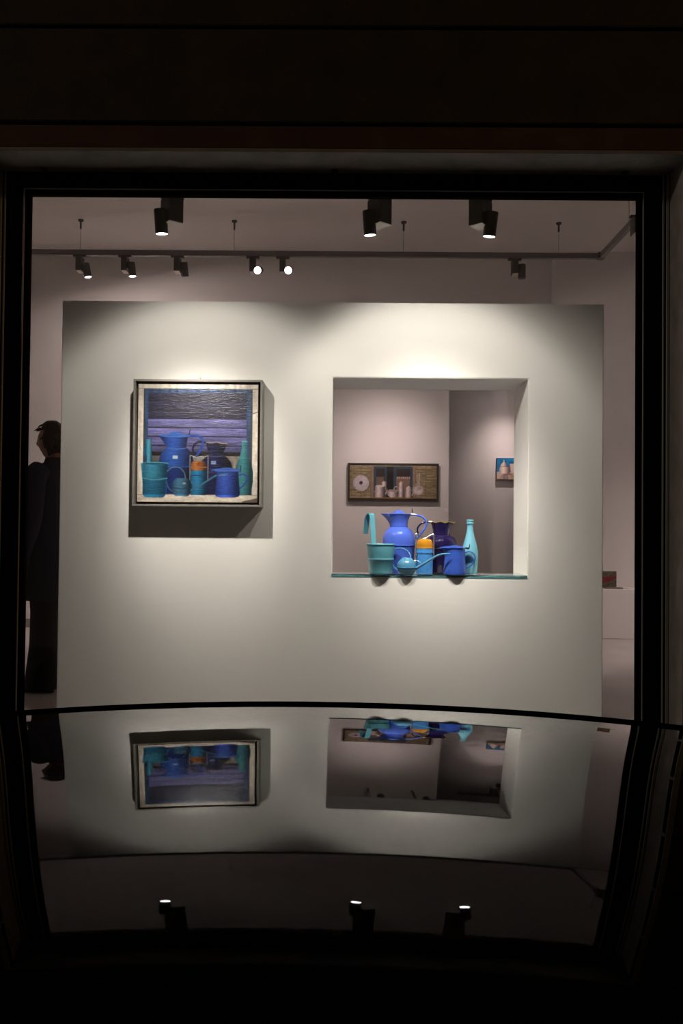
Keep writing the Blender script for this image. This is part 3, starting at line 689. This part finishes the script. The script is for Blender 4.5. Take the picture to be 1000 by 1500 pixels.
for k in range(57):
    a_ = 2*math.pi*k/56; r_, z_ = f_(15.7*s, 73.6*s, a_); rim.append((r_*math.cos(a_), r_*math.sin(a_), z_))
tube(bm, rim, 0.6*s, 6, up=Vector((0, 0, 1)), caps=False); mesh_obj('gilt_rim', bm, 'gilt', t, smooth=True)
bm = bmesh.new(); pts = smooth_path([(-14*s, 0, 73*s), (-22*s, 0, 73.6*s), (-30*s, 0, 71*s), (-35*s, 0, 64*s), (-33.5*s, 0, 56*s), (-27*s, 0, 50*s), (-20.5*s, 0, 47*s)], 6); tube(bm, pts, 1.3*s, 10); hd = mesh_obj('handle', bm, 'enamel_navy', t, smooth=True)
bm = bmesh.new(); tube(bm, [(-13.5*s, 0, 74*s), (-19*s, 0, 74.2*s)], 1.5*s, 8); mesh_obj('handle_ferrule', bm, 'gilt', hd)
bm = bmesh.new(); lathe(bm, rot_prof([(21.9, 34.8), (22.8, 35.2), (22.8, 36.2), (22.1, 36.6)], s), 40); mesh_obj('ring', bm, 'enamel_steel', t, smooth=True)

# preserving jar with amber lid and wire clamp
t, s = vessel('clamp_jar', 621.5, 4.50, 'blue jar with an amber glass lid and a wire clamp', 'jar')
bm = bmesh.new(); lathe(bm, rot_prof([(11.0, 0), (12, 0.6), (12.4, 3), (12.4, 24), (11.8, 27), (11.8, 29), (12.7, 30), (12.7, 32), (12.0, 33), (12.2, 36), (12.2, 37)], s), 40); mesh_obj('jar_body', bm, 'jar_blue', t, smooth=True)
bm = bmesh.new(); lathe(bm, rot_prof([(12.3, 36.8), (12.4, 38), (11.8, 39.4), (12.1, 40.4), (12.0, 43), (11.4, 46), (10, 49), (6, 50.6), (0.4, 51)], s), 40); mesh_obj('glass_lid', bm, 'amber', t, smooth=True, angle=60)
bm = bmesh.new()
tube(bm, smooth_path([(-13.2*s, -4*s, 26*s), (-13.4*s, -2*s, 40*s), (-13.2*s, -2*s, 56*s), (-11*s, -1*s, 58*s), (-7*s, 0, 55*s), (-4*s, 0, 52*s), (0, 0, 51*s), (4*s, 0, 53.5*s), (8*s, -1*s, 56*s), (12.2*s, -2*s, 57.5*s), (13.2*s, -2*s, 55*s), (13.2*s, -2*s, 40*s), (13*s, -4*s, 26*s)], 4), 1.0*s, 6)
for sx in (-1, 1): tube(bm, smooth_path([(sx*13*s, -2*s, 30*s), (sx*12.6*s, -6*s, 27*s), (sx*13*s, -4*s, 23*s), (sx*13.2*s, -1*s, 26*s)], 4), 0.8*s, 6)
mesh_obj('wire_clamp', bm, 'wire_bright', t, smooth=True)

# small watering can
t, s = vessel('watering_can', 595.5, 4.405, 'small turquoise watering can with a round body and long spout', 'watering can')
bm = bmesh.new(); lathe(bm, rot_prof([(8.5, 0), (9.2, 0.3), (11, 2), (13.2, 6), (13.9, 9.4)], s), 40); mesh_obj('lower_body', bm, 'can_blue', t, smooth=True)
bm = bmesh.new(); lathe(bm, rot_prof([(13.6, 9.2), (14.6, 9.6), (14.7, 10.6), (13.8, 11.2)], s), 40); mesh_obj('seam', bm, 'can_blue', t, smooth=True)
bm = bmesh.new(); lathe(bm, rot_prof([(14.0, 10.8), (13.9, 14), (12.6, 18), (10, 21.4), (7.0, 23.4), (6.4, 24.4), (5.6, 24.4), (5.4, 22)], s), 40, cap=False); mesh_obj('upper_body', bm, 'can_blue', t, smooth=True)
bm = bmesh.new(); pts = smooth_path([(12*s, -1*s, 8*s), (24*s, -4*s, 15.5*s), (40*s, -8*s, 26*s), (48*s, -10*s, 29.6*s), (54*s, -11*s, 30.6*s), (62*s, -12*s, 31.0*s)], 5); n = len(pts); tube(bm, pts, [(2.2-1.1*i/(n-1))*s for i in range(n)], 10); sp = mesh_obj('spout', bm, 'can_blue', t, smooth=True)
bm = bmesh.new(); tube(bm, smooth_path([(10*s, 0, 20*s), (16*s, -1*s, 19.6*s), (22*s, -3.5*s, 14.5*s)], 5), 0.8*s, 6); mesh_obj('brace', bm, 'can_blue', sp, smooth=True)
bm = bmesh.new(); tube(bm, smooth_path([(6.2*s, 1*s, 23*s), (4*s, 4*s, 30*s), (-1*s, 9*s, 35.6*s), (-9*s, 15*s, 37.6*s), (-17*s, 20*s, 34.5*s), (-20.5*s, 22*s, 26*s), (-20*s, 20*s, 16*s), (-16*s, 13*s, 8*s), (-9*s, 5*s, 3*s)], 6), 1.0*s, 8); mesh_obj('handle', bm, 'can_blue', t, smooth=True)

# blue coffee pot
t, s = vessel('coffee_pot', 666, 4.432, 'blue enamel coffee pot with a flat hinged lid and loop handle', 'coffee pot')
bm = bmesh.new(); lathe(bm, rot_prof([(15.6, 0), (16.8, 0.5), (17.2, 2.5), (16.4, 10), (15.2, 24), (14.6, 32), (14.6, 36), (15.4, 39), (15.0, 39.2), (14.2, 36)], s), 48, spouted(math.pi, 7.0*s, 30*s, 39*s, 5), cap=False)
bm.faces.new([v for v in bm.verts][:48][::-1]); mesh_obj('pot_body', bm, 'enamel_mid', t, smooth=True)
bm = bmesh.new(); lathe(bm, rot_prof([(15.8, 38.6), (16.0, 39.4), (13.5, 40.4), (9, 41.6), (4, 42.6), (0.3, 42.9)], s), 48, lambda r, z, a: (r+(7.2*s*max(0, -math.cos(a))**4 if r > 12*s else 0), z)); lid = mesh_obj('lid', bm, 'enamel_mid', t, smooth=True, angle=60)
bm = bmesh.new(); tube(bm, [(15*s, 0, 39*s), (20.5*s, 0, 38.2*s)], 1.5*s, 8); tube(bm, [(20*s, 0, 38*s), (21*s, 0, 41*s), (21.4*s, 0, 45*s)], [1.3*s, 0.9*s, 0.4*s], 8); mesh_obj('thumb_lever', bm, 'enamel_steel', lid, smooth=True)
bm = bmesh.new(); tube(bm, smooth_path([(14.4*s, 0, 32*s), (21*s, 0, 33.6*s), (27*s, 0, 30.5*s), (29.5*s, 0, 24*s), (26*s, 0, 16*s), (20*s, 0, 10.5*s), (16*s, 0, 9*s)], 6), 0, flat=(2.2*s, 0.7*s)); mesh_obj('handle', bm, 'enamel_mid', t, smooth=True)

# bottle
t, s = vessel('painted_bottle', 688, 4.50, 'matte turquoise painted bottle', 'bottle')
bm = bmesh.new(); lathe(bm, rot_prof([(8.5, 0), (10, 0.5), (10.6, 2.5), (11.4, 14), (11.9, 26), (11.5, 34), (10.2, 41), (8.3, 48), (6.4, 55), (4.9, 62), (4.2, 68), (4.0, 73)], s), 40); mesh_obj('bottle_body', bm, 'bottle_aqua', t, smooth=True, angle=60)
bm = bmesh.new(); lathe(bm, rot_prof([(3.9, 72.4), (5.2, 73), (5.3, 75.0), (4.3, 75.6), (4.3, 76.8), (5.2, 77.2), (5.1, 79.4), (3.2, 79.6), (3.0, 76)], s), 32); mesh_obj('lip', bm, 'bottle_aqua', t, smooth=True)

# ------------------------------------------------------------------ bench with books
ybf = 7.98
bz = az(908, 863, ybf)
slab('low_bench', 'room_paint', ax(760, 880, ybf), ax(1010, 880, ybf), ybf, YB-0.125, 0.0, bz, kind=None, label='low white bench against the wall behind the partition', cat='bench', bev=0.004)
bpy.data.objects['low_bench'].pop('kind', None)
bkx0, bkx1 = ax(880, 850, ybf+0.08), ax(903, 850, ybf+0.08); bkh = 23*(ybf+0.08)/F
t = empty('standing_book', ((bkx0+bkx1)/2, ybf+0.10, bz)); tag(t, 'upright book with a red and olive cover on the bench', 'book')
bw = bkx1-bkx0
bm = bmesh.new(); box(bm, -bw/2, bw/2, -0.012, -0.010, 0, bkh); box(bm, -bw/2, bw/2, 0.010, 0.012, 0, bkh); box(bm, -bw/2, -bw/2+0.002, -0.010, 0.010, 0, bkh)
mat('book_olive', (0.10, 0.085, 0.055), 0.6, noise=0.6, nscale=40); mat('book_red', (0.18, 0.012, 0.012), 0.6, noise=0.2); mat('page', (0.6, 0.55, 0.48), 0.8)
mesh_obj('cover', bm, 'book_olive', t)
bm = bmesh.new(); box(bm, -bw/2+0.003, bw/2-0.003, -0.010, 0.010, 0.002, bkh-0.003); mesh_obj('pages', bm, 'page', t)
bm = bmesh.new(); v = [bm.verts.new(p) for p in ((-bw/2, -0.0126, 0.04), (0.0, -0.0126, 0.05), (bw/2-0.004, -0.0126, 0.088), (bw/2-0.004, -0.0126, 0.108), (0, -0.0126, 0.098), (-bw/2, -0.0126, 0.10))]; bm.faces.new(v)
mesh_obj('red_band', bm, 'book_red', t)
def leaflet(px0, px1, yy, th, lb, mt, rz=0.0):
    x0, x1 = ax(px0, 860, yy), ax(px1, 860, yy); bm = bmesh.new(); hw = (x1-x0)/2
    box(bm, -hw, hw, -0.05, 0.05, 0, th); bevel(bm, 0.001); o = mesh_obj('booklet', bm, mt); o.location = ((x0+x1)/2, yy, bz); o.rotation_euler.z = rz; tag(o, lb, 'booklet', 'booklets on the bench')
mat('booklet_dark', (0.16, 0.13, 0.13), 0.6, noise=0.2)
leaflet(884, 910, ybf+0.07, 0.012, 'flat dark booklet under the foot of the upright book', 'booklet_dark')
bpy.data.objects['standing_book'].location.z = bz+0.012
leaflet(914, 931, ybf+0.08, 0.007, 'thin pale leaflet lying beside the dark booklet', 'paper_white', 0.25)

# ------------------------------------------------------------------ person
def bake(o, parent=None):
    """freeze modifiers into the mesh"""
    bpy.context.view_layer.update()
    dg = bpy.context.evaluated_depsgraph_get(); me = bpy.data.meshes.new_from_object(o.evaluated_get(dg)); o.modifiers.clear(); o.data = me
    me.shade_smooth(); return o
pf = at(74, 1008, 5.29)
person = empty('person', (pf.x+0.015, 5.29, 0.0), math.radians(72)); tag(person, 'person in a long dark jacket and dark trousers behind the partition edge', 'person')
HY = math.radians(8)      # head turned further to its left
HC = Vector((0, 0.035, 1.585))
def headpt(p):
    p = Matrix.Rotation(HY, 3, 'Z') @ Vector(p); return HC + p
verts, edges, rad = [], [], []
def chain(pts, start=None):
    prev = start
    for p, r in pts:
        verts.append(p); rad.append(r); i = len(verts)-1
        if prev is not None: edges.append((prev, i))
        prev = i
    return prev
root = chain([((0, 0, 0.95), 0.13)])
chest = chain([((0, 0.0, 1.10), 0.12), ((0, -0.01, 1.25), 0.13), ((0, -0.01, 1.36), 0.12)], root)
chain([((0, 0.0, 1.45), 0.055), ((0, 0.015, 1.52), 0.052)], chest)
for sx in (-1, 1):
    chain([((sx*0.10, 0, 0.90), 0.095), ((sx*0.105, 0.01, 0.70), 0.082), ((sx*0.105, 0.01, 0.50), 0.058), ((sx*0.105, -0.015, 0.33), 0.056), ((sx*0.10, -0.03, 0.09), 0.038), ((sx*0.105, 0.05, 0.045), 0.035), ((sx*0.11, 0.12, 0.035), 0.030)], root)
    chain([((sx*0.15, -0.01, 1.365), 0.045), ((sx*0.205, -0.01, 1.31), 0.042), ((sx*0.235, -0.015, 1.07), 0.042), ((sx*0.235, 0.06, 0.85), 0.028), ((sx*0.235, 0.075, 0.79), 0.030)], chest)
me = bpy.data.meshes.new('body'); me.from_pydata([Vector(v) for v in verts], edges, [])
body = link(bpy.data.objects.new('body', me), person); me.materials.append(MATS['skin'])
sk = body.modifiers.new('skin', 'SKIN'); sk.use_smooth_shade = True
for i, r in enumerate(rad): me.skin_vertices[0].data[i].radius = (r, r)
me.skin_vertices[0].data[0].use_root = True
body.modifiers.new('sub', 'SUBSURF').levels = 2
bake(body)
# head, hands joined to the body, then remeshed to one surface
bm = bmesh.new(); bm.from_mesh(body.data)
def head_surface(a, b):
    """a: azimuth (0 = right, 90 = face), b: elevation -> local head point"""
    ca, sa, cb, sb = math.cos(a), math.sin(a), math.cos(b), math.sin(b)
    x = 0.073*ca*cb; y = 0.093*sa*cb; z = 0.118*sb
    if sb < 0: x *= 1-0.30*(-sb)**1.2; y *= (1-0.18*(-sb)) if sa > 0 else (1-0.45*(-sb))
    fr = max(0, sa)*cb
    nose = 0.024*math.exp(-((ca*cb)/0.14)**2-((z+0.022)/0.020)**2) + 0.010*math.exp(-((ca*cb)/0.12)**2-((z-0.005)/0.025)**2)
    brow = 0.006*math.exp(-((z-0.022)/0.010)**2)*fr; lips = 0.007*math.exp(-((ca*cb)/0.30)**2-((z+0.060)/0.010)**2)
    chin = 0.012*math.exp(-((ca*cb)/0.30)**2-((z+0.098)/0.018)**2); eye = -0.008*math.exp(-((abs(ca*cb)-0.40)/0.16)**2-((z-0.004)/0.011)**2)
    if sa > 0: y += nose+brow+lips+chin+eye
    return (x, y, z)
rows = []
for j in range(25):
    b = -math.pi/2+math.pi*j/24; rows.append([bm.verts.new(headpt(head_surface(2*math.pi*k/40, b))) for k in range(40)])
for r0, r1 in zip(rows, rows[1:]):
    for k in range(40):
        try: bm.faces.new([r0[k], r0[(k+1) % 40], r1[(k+1) % 40], r1[k]])
        except ValueError: pass
for sx in (-1, 1):   # ears
    pts = [headpt((sx*0.074, -0.012+0.016*math.sin(t_), -0.005+0.030*math.cos(t_))) for t_ in [i*math.pi/4 for i in range(9)]]; tube(bm, pts, 0.009, 8, up=Vector((0, 0, 1)))
    tube(bm, [headpt((sx*0.068, -0.012, -0.028)), headpt((sx*0.070, -0.012, 0.022))], 0.013, 8)
    # hand: palm and five curled fingers
    hx, hy, hz = sx*0.235, 0.078, 0.79
    tube(bm, [(hx, hy, hz+0.02), (hx, hy+0.005, hz-0.03), (hx, hy+0.008, hz-0.075)], [0.026, 0.032, 0.028], 10, up=Vector((0, 1, 0)))
    for k, (oy, ln) in enumerate(((-0.026, 0.060), (-0.009, 0.072), (0.009, 0.078), (0.026, 0.070))):
        x1 = hx - sx*0.010; x2 = hx - sx*0.024
        tube(bm, smooth_path([(hx, hy+oy, hz-0.065), (hx, hy+oy*1.1, hz-0.075-ln*0.4), (x1, hy+oy*1.1, hz-0.075-ln*0.75), (x2, hy+oy, hz-0.075-ln)], 3), 0.0085, 8)
    tube(bm, smooth_path([(hx-sx*0.008, hy+0.024, hz-0.015), (hx-sx*0.016, hy+0.044, hz-0.045), (hx-sx*0.020, hy+0.050, hz-0.080)], 3), 0.0095, 8)
bm.to_mesh(body.data); bm.free()
rm = body.modifiers.new('remesh', 'REMESH'); rm.mode = 'VOXEL'; rm.voxel_size = 0.0055
sm = body.modifiers.new('smooth', 'SMOOTH'); sm.iterations = 2; sm.factor = 0.5
bake(body); body.data.materials.clear(); body.data.materials.append(MATS['skin'])
def loft(bm, rings, seg=28, cap=True, wob=0.0):
    """rings: (cx, cy, z, rx, ry)"""
    rows = []
    for i, (cx, cy, z, rx, ry) in enumerate(rings):
        row = []
        for k in range(seg):
            a = 2*math.pi*k/seg; w = 1+wob*math.sin(5*a+i*0.7)*(i/len(rings))
            row.append(bm.verts.new((cx+rx*w*math.cos(a), cy+ry*w*math.sin(a), z)))
        rows.append(row)
    for r0, r1 in zip(rows, rows[1:]):
        for k in range(seg): bm.faces.new([r0[k], r0[(k+1) % seg], r1[(k+1) % seg], r1[k]])
    if cap: bm.faces.new(rows[0]); bm.faces.new(rows[-1][::-1])
bm = bmesh.new()
loft(bm, [(0, 0.0, 1.475, 0.070, 0.066), (0, -0.005, 1.445, 0.085, 0.078), (0, -0.01, 1.42, 0.150, 0.098), (0, -0.01, 1.385, 0.195, 0.112), (0, -0.01, 1.31, 0.200, 0.128), (0, -0.005, 1.15, 0.190, 0.132), (0, 0, 1.0, 0.190, 0.140), (0, 0, 0.85, 0.200, 0.150), (0, 0.0, 0.66, 0.210, 0.158), (0, 0.0, 0.575, 0.212, 0.160)], 32, wob=0.03)
for sx in (-1, 1):
    tube(bm, smooth_path([(sx*0.165, -0.01, 1.385), (sx*0.215, -0.01, 1.32), (sx*0.247, -0.015, 1.07), (sx*0.245, 0.045, 0.90), (sx*0.238, 0.07, 0.80)], 4), [0.070, 0.072, 0.072, 0.070, 0.068, 0.066, 0.064, 0.062, 0.060, 0.058, 0.057, 0.056, 0.055, 0.054, 0.054, 0.053, 0.052], 14)
mesh_obj('jacket', bm, 'coat_navy', person, smooth=True, angle=70)
bm = bmesh.new(); loft(bm, [(0, 0, 1.0, 0.165, 0.118), (0, 0, 0.88, 0.180, 0.130), (0, 0, 0.80, 0.182, 0.130)], 28)
for sx in (-1, 1): loft(bm, [(sx*0.095, 0, 0.86, 0.090, 0.118), (sx*0.098, 0.0, 0.70, 0.086, 0.104), (sx*0.100, 0.0, 0.50, 0.074, 0.085), (sx*0.105, -0.005, 0.30, 0.078, 0.088), (sx*0.108, 0.0, 0.10, 0.094, 0.104), (sx*0.108, 0.0, 0.025, 0.098, 0.112)], 22)
mesh_obj('trousers', bm, 'trouser_black', person, smooth=True, angle=70)
for sx in (-1, 1):
    bm = bmesh.new(); loft(bm, [(sx*0.108, 0.045, 0.0, 0.048, 0.130), (sx*0.108, 0.045, 0.02, 0.050, 0.132), (sx*0.108, 0.04, 0.05, 0.046, 0.115), (sx*0.106, 0.0, 0.09, 0.042, 0.060)], 20); mesh_obj('shoe', bm, 'shoe_black', person, smooth=True, angle=60)
# hair: a cap with tufts
random.seed(4)
bm = bmesh.new(); rows = []
for j in range(15):
    b = math.radians(-52+142*j/14); row = []
    for k in range(40):
        a = 2*math.pi*k/40; sa = math.sin(a)
        x, y, z = head_surface(a, b); v = Vector((x, y, z))
        lowlim = 0.055+0.03*max(0, sa) if sa > 0.15 else -0.085
        fac = 1.13+0.03*mnoise.noise(Vector((math.cos(a)*3, sa*3, b*3)))
        fac += 0.16*math.exp(-((sa+0.12)/0.35)**2)*math.exp(-((z+0.0)/0.05)**2)
        if sa > 0.25 and z < lowlim: fac = 0.90
        elif sa > 0.05 and z < -0.05: fac = 0.90
        row.append(bm.verts.new(headpt(v*fac)))
    rows.append(row)
for r0, r1 in zip(rows, rows[1:]):
    for k in range(40): bm.faces.new([r0[k], r0[(k+1) % 40], r1[(k+1) % 40], r1[k]])
bm.faces.new(rows[-1]); bm.faces.new(rows[0][::-1])
for i in range(150):
    a = random.uniform(0, 2*math.pi); b = math.radians(random.uniform(-30, 80))
    if math.sin(a) > 0.2 and b < 0.55: continue
    if math.sin(a) > -0.1 and b < 0.0: continue
    v = Vector(head_surface(a, b))*1.09; d = Vector((random.uniform(-1, 1)*0.4, 0.9 if math.sin(a) > 0 else -0.5, -0.6)).normalized()
    tube(bm, [headpt(v), headpt(v*1.045+d*0.018), headpt(v*1.05+d*0.040)], [0.008, 0.006, 0.001], 5)
mesh_obj('hair', bm, 'hair_brown', person, smooth=True, angle=70)

# ------------------------------------------------------------------ the parked car, seen across its roof
car = empty('parked_car', (0, 0.90, ZG-0.12)); tag(car, 'black glossy parked car whose roof mirrors the lit window', 'car')
def cmesh(name, bm, mt, parent=car, **k):
    for v in bm.verts: v.co -= Vector((0, 0.90, ZG-0.12))
    return mesh_obj(name, bm, mt, parent, **k)
SL = [0.8101857, -3.6634339, 6.06978665, -4.52544866, 1.280695]     # slope of the roof across the car
YE = 1.65; ZE = CH - 0.35289
def slope(y):
    if y >= 0.62: return np.polyval(SL, y)
    d = (np.polyval(SL, 0.64)-np.polyval(SL, 0.62))/0.02
    return np.polyval(SL, 0.62)+d*(y-0.62)
ys = list(np.linspace(0.10, YE, 90)); zz = [0.0]*len(ys); zz[-1] = ZE
for i in range(len(ys)-2, -1, -1): zz[i] = zz[i+1]-0.5*(slope(ys[i])+slope(ys[i+1]))*(ys[i+1]-ys[i])
# rounded edges
s0 = slope(YE); ph = math.atan(-s0); R_ = 0.030
for k in range(1, 9):
    a = ph+(math.radians(78)-ph)*k/8; ys.append(YE+R_*(math.sin(a)-math.sin(ph))); zz.append(ZE-R_*(math.cos(ph)-math.cos(a)))
s1 = slope(0.10); ph = math.atan(s1); zn = zz[0]
for k in range(1, 9):
    a = ph+(math.radians(78)-ph)*k/8
    ys.insert(0, 0.10-R_*(math.sin(a)-math.sin(ph))); zz.insert(0, zn-R_*(math.cos(ph)-math.cos(a)))
RX = 7.0; XC = -0.07
def lat(x):
    d = abs(x-XC); z = -d*d/(2*RX)
    if d > 0.95: z -= (d-0.95)**2*0.5
    return z
xs = np.linspace(-1.35, 1.15, 101)
bm = bmesh.new(); rows = []
for x in xs:
    rows.append([bm.verts.new((x, y, z+lat(x))) for y, z in zip(ys, zz)])
for r0, r1 in zip(rows, rows[1:]):
    for j in range(len(ys)-1): bm.faces.new([r0[j], r1[j], r1[j+1], r0[j+1]])
bmesh.ops.recalc_face_normals(bm, faces=bm.faces)
roof = cmesh('roof', bm, 'car_paint', smooth=True, angle=85)
bm = bmesh.new(); tube(bm, [(x, YE-0.002, ZE+lat(x)+0.0015) for x in xs], 0.0042, 8, up=Vector((0, 0, 1))); cmesh('roof_seal', bm, 'rubber', smooth=True)
# lower body, beltline at zb
zb = ZG-0.12+0.92; y0, y1 = -0.02, 1.80
bm = bmesh.new(); rows = []
for x, top, ins in ((-2.35, 0.55, 0.22), (-2.30, 0.78, 0.10), (-2.0, 0.86, 0.04), (-1.75, 0.90, 0.01), (-1.0, 0.92, 0.0), (1.0, 0.92, 0.0), (1.25, 0.90, 0.0), (1.9, 0.82, 0.03), (2.25, 0.72, 0.10), (2.35, 0.50, 0.24)):
    a, b = y0+ins, y1-ins; zt = ZG-0.12+top; zl_ = ZG-0.12+0.22
    prof = [(a+0.08, zl_), (a+0.01, zl_+0.10), (a, zl_+(zt-zl_)*0.55), (a+0.03, zt-0.03), (a+0.09, zt), ((a+b)/2, zt+0.02), (b-0.09, zt), (b-0.03, zt-0.03), (b, zl_+(zt-zl_)*0.55), (b-0.01, zl_+0.10), (b-0.08, zl_)]
    rows.append([bm.verts.new((x, y, z)) for y, z in prof])
for r0, r1 in zip(rows, rows[1:]):
    for j in range(len(r0)): k = (j+1) % len(r0); bm.faces.new([r0[j], r1[j], r1[k], r0[k]])
bm.faces.new(rows[0]); bm.faces.new(rows[-1][::-1])
cmesh('body', bm, 'car_paint', smooth=True, angle=50)
# greenhouse: dark glass between roof and belt, pillars
def quad(name, mt, pts, th=0.006):
    bm = bmesh.new(); v = [bm.verts.new(p) for p in pts]; f = bm.faces.new(v)
    n = f.normal if f.normal.length else Vector((0, 1, 0)); bm.normal_update(); n = f.normal.copy()
    r = bmesh.ops.extrude_face_region(bm, geom=[f])
    for g in r['geom']:
        if isinstance(g, bmesh.types.BMVert): g.co += n*th
    return cmesh(name, bm, mt)
for side in (0, 1):
    yt = ys[-1] if side else ys[0]; zt = zz[-1] if side else zz[0]; yb = (y1-0.07) if side else (y0+0.07)
    cols = [(-1.30, -1.62), (-0.30, -0.34), (0.62, 0.66), (1.10, 1.50)]
    for (ta, ba), (tb, bb) in zip(cols, cols[1:]):
        quad('side_window', 'car_glass', [(ta+0.03, yt, zt+lat(ta)), (tb-0.03, yt, zt+lat(tb)), (bb-0.03, yb, zb-0.02), (ba+0.03, yb, zb-0.02)])
    for tx, bx in cols:
        bm = bmesh.new(); tube(bm, [(tx, yt, zt+lat(tx)+0.006), (bx, yb, zb-0.03)], 0, flat=(0.045, 0.012), up=Vector((1, 0, 0))); cmesh('pillar', bm, 'car_paint')
for ta, ba, nm in ((-1.345, -1.72, 'rear_window'), (1.145, 1.62, 'windscreen')):
    quad(nm, 'car_glass', [(ta, ys[4], zz[4]+lat(ta)), (ta, ys[-5], zz[-5]+lat(ta)), (ba, y1-0.12, zb-0.03), (ba, y0+0.12, zb-0.03)])
for wx in (-1.45, 1.40):
    for wy, sgn in ((y0+0.11, -1), (y1-0.11, 1)):
        M = Matrix.Translation((wx, wy, ZG-0.12+0.32)) @ Matrix.Rotation(math.pi/2, 4, 'X')
        bm = bmesh.new(); lathe(bm, [(0.20, -0.10), (0.29, -0.105), (0.32, -0.08), (0.32, 0.08), (0.29, 0.105), (0.20, 0.10)], 36, mtx=M); wh = cmesh('wheel', bm, 'tyre', smooth=True)
        bm = bmesh.new(); lathe(bm, [(0.02, -0.108), (0.06, -0.106), (0.19, -0.09), (0.205, -0.10), (0.205, 0.10), (0.19, 0.09), (0.06, 0.106), (0.02, 0.108)], 36, mtx=M); 
        o = cmesh('rim', bm, 'alloy', wh, smooth=True)
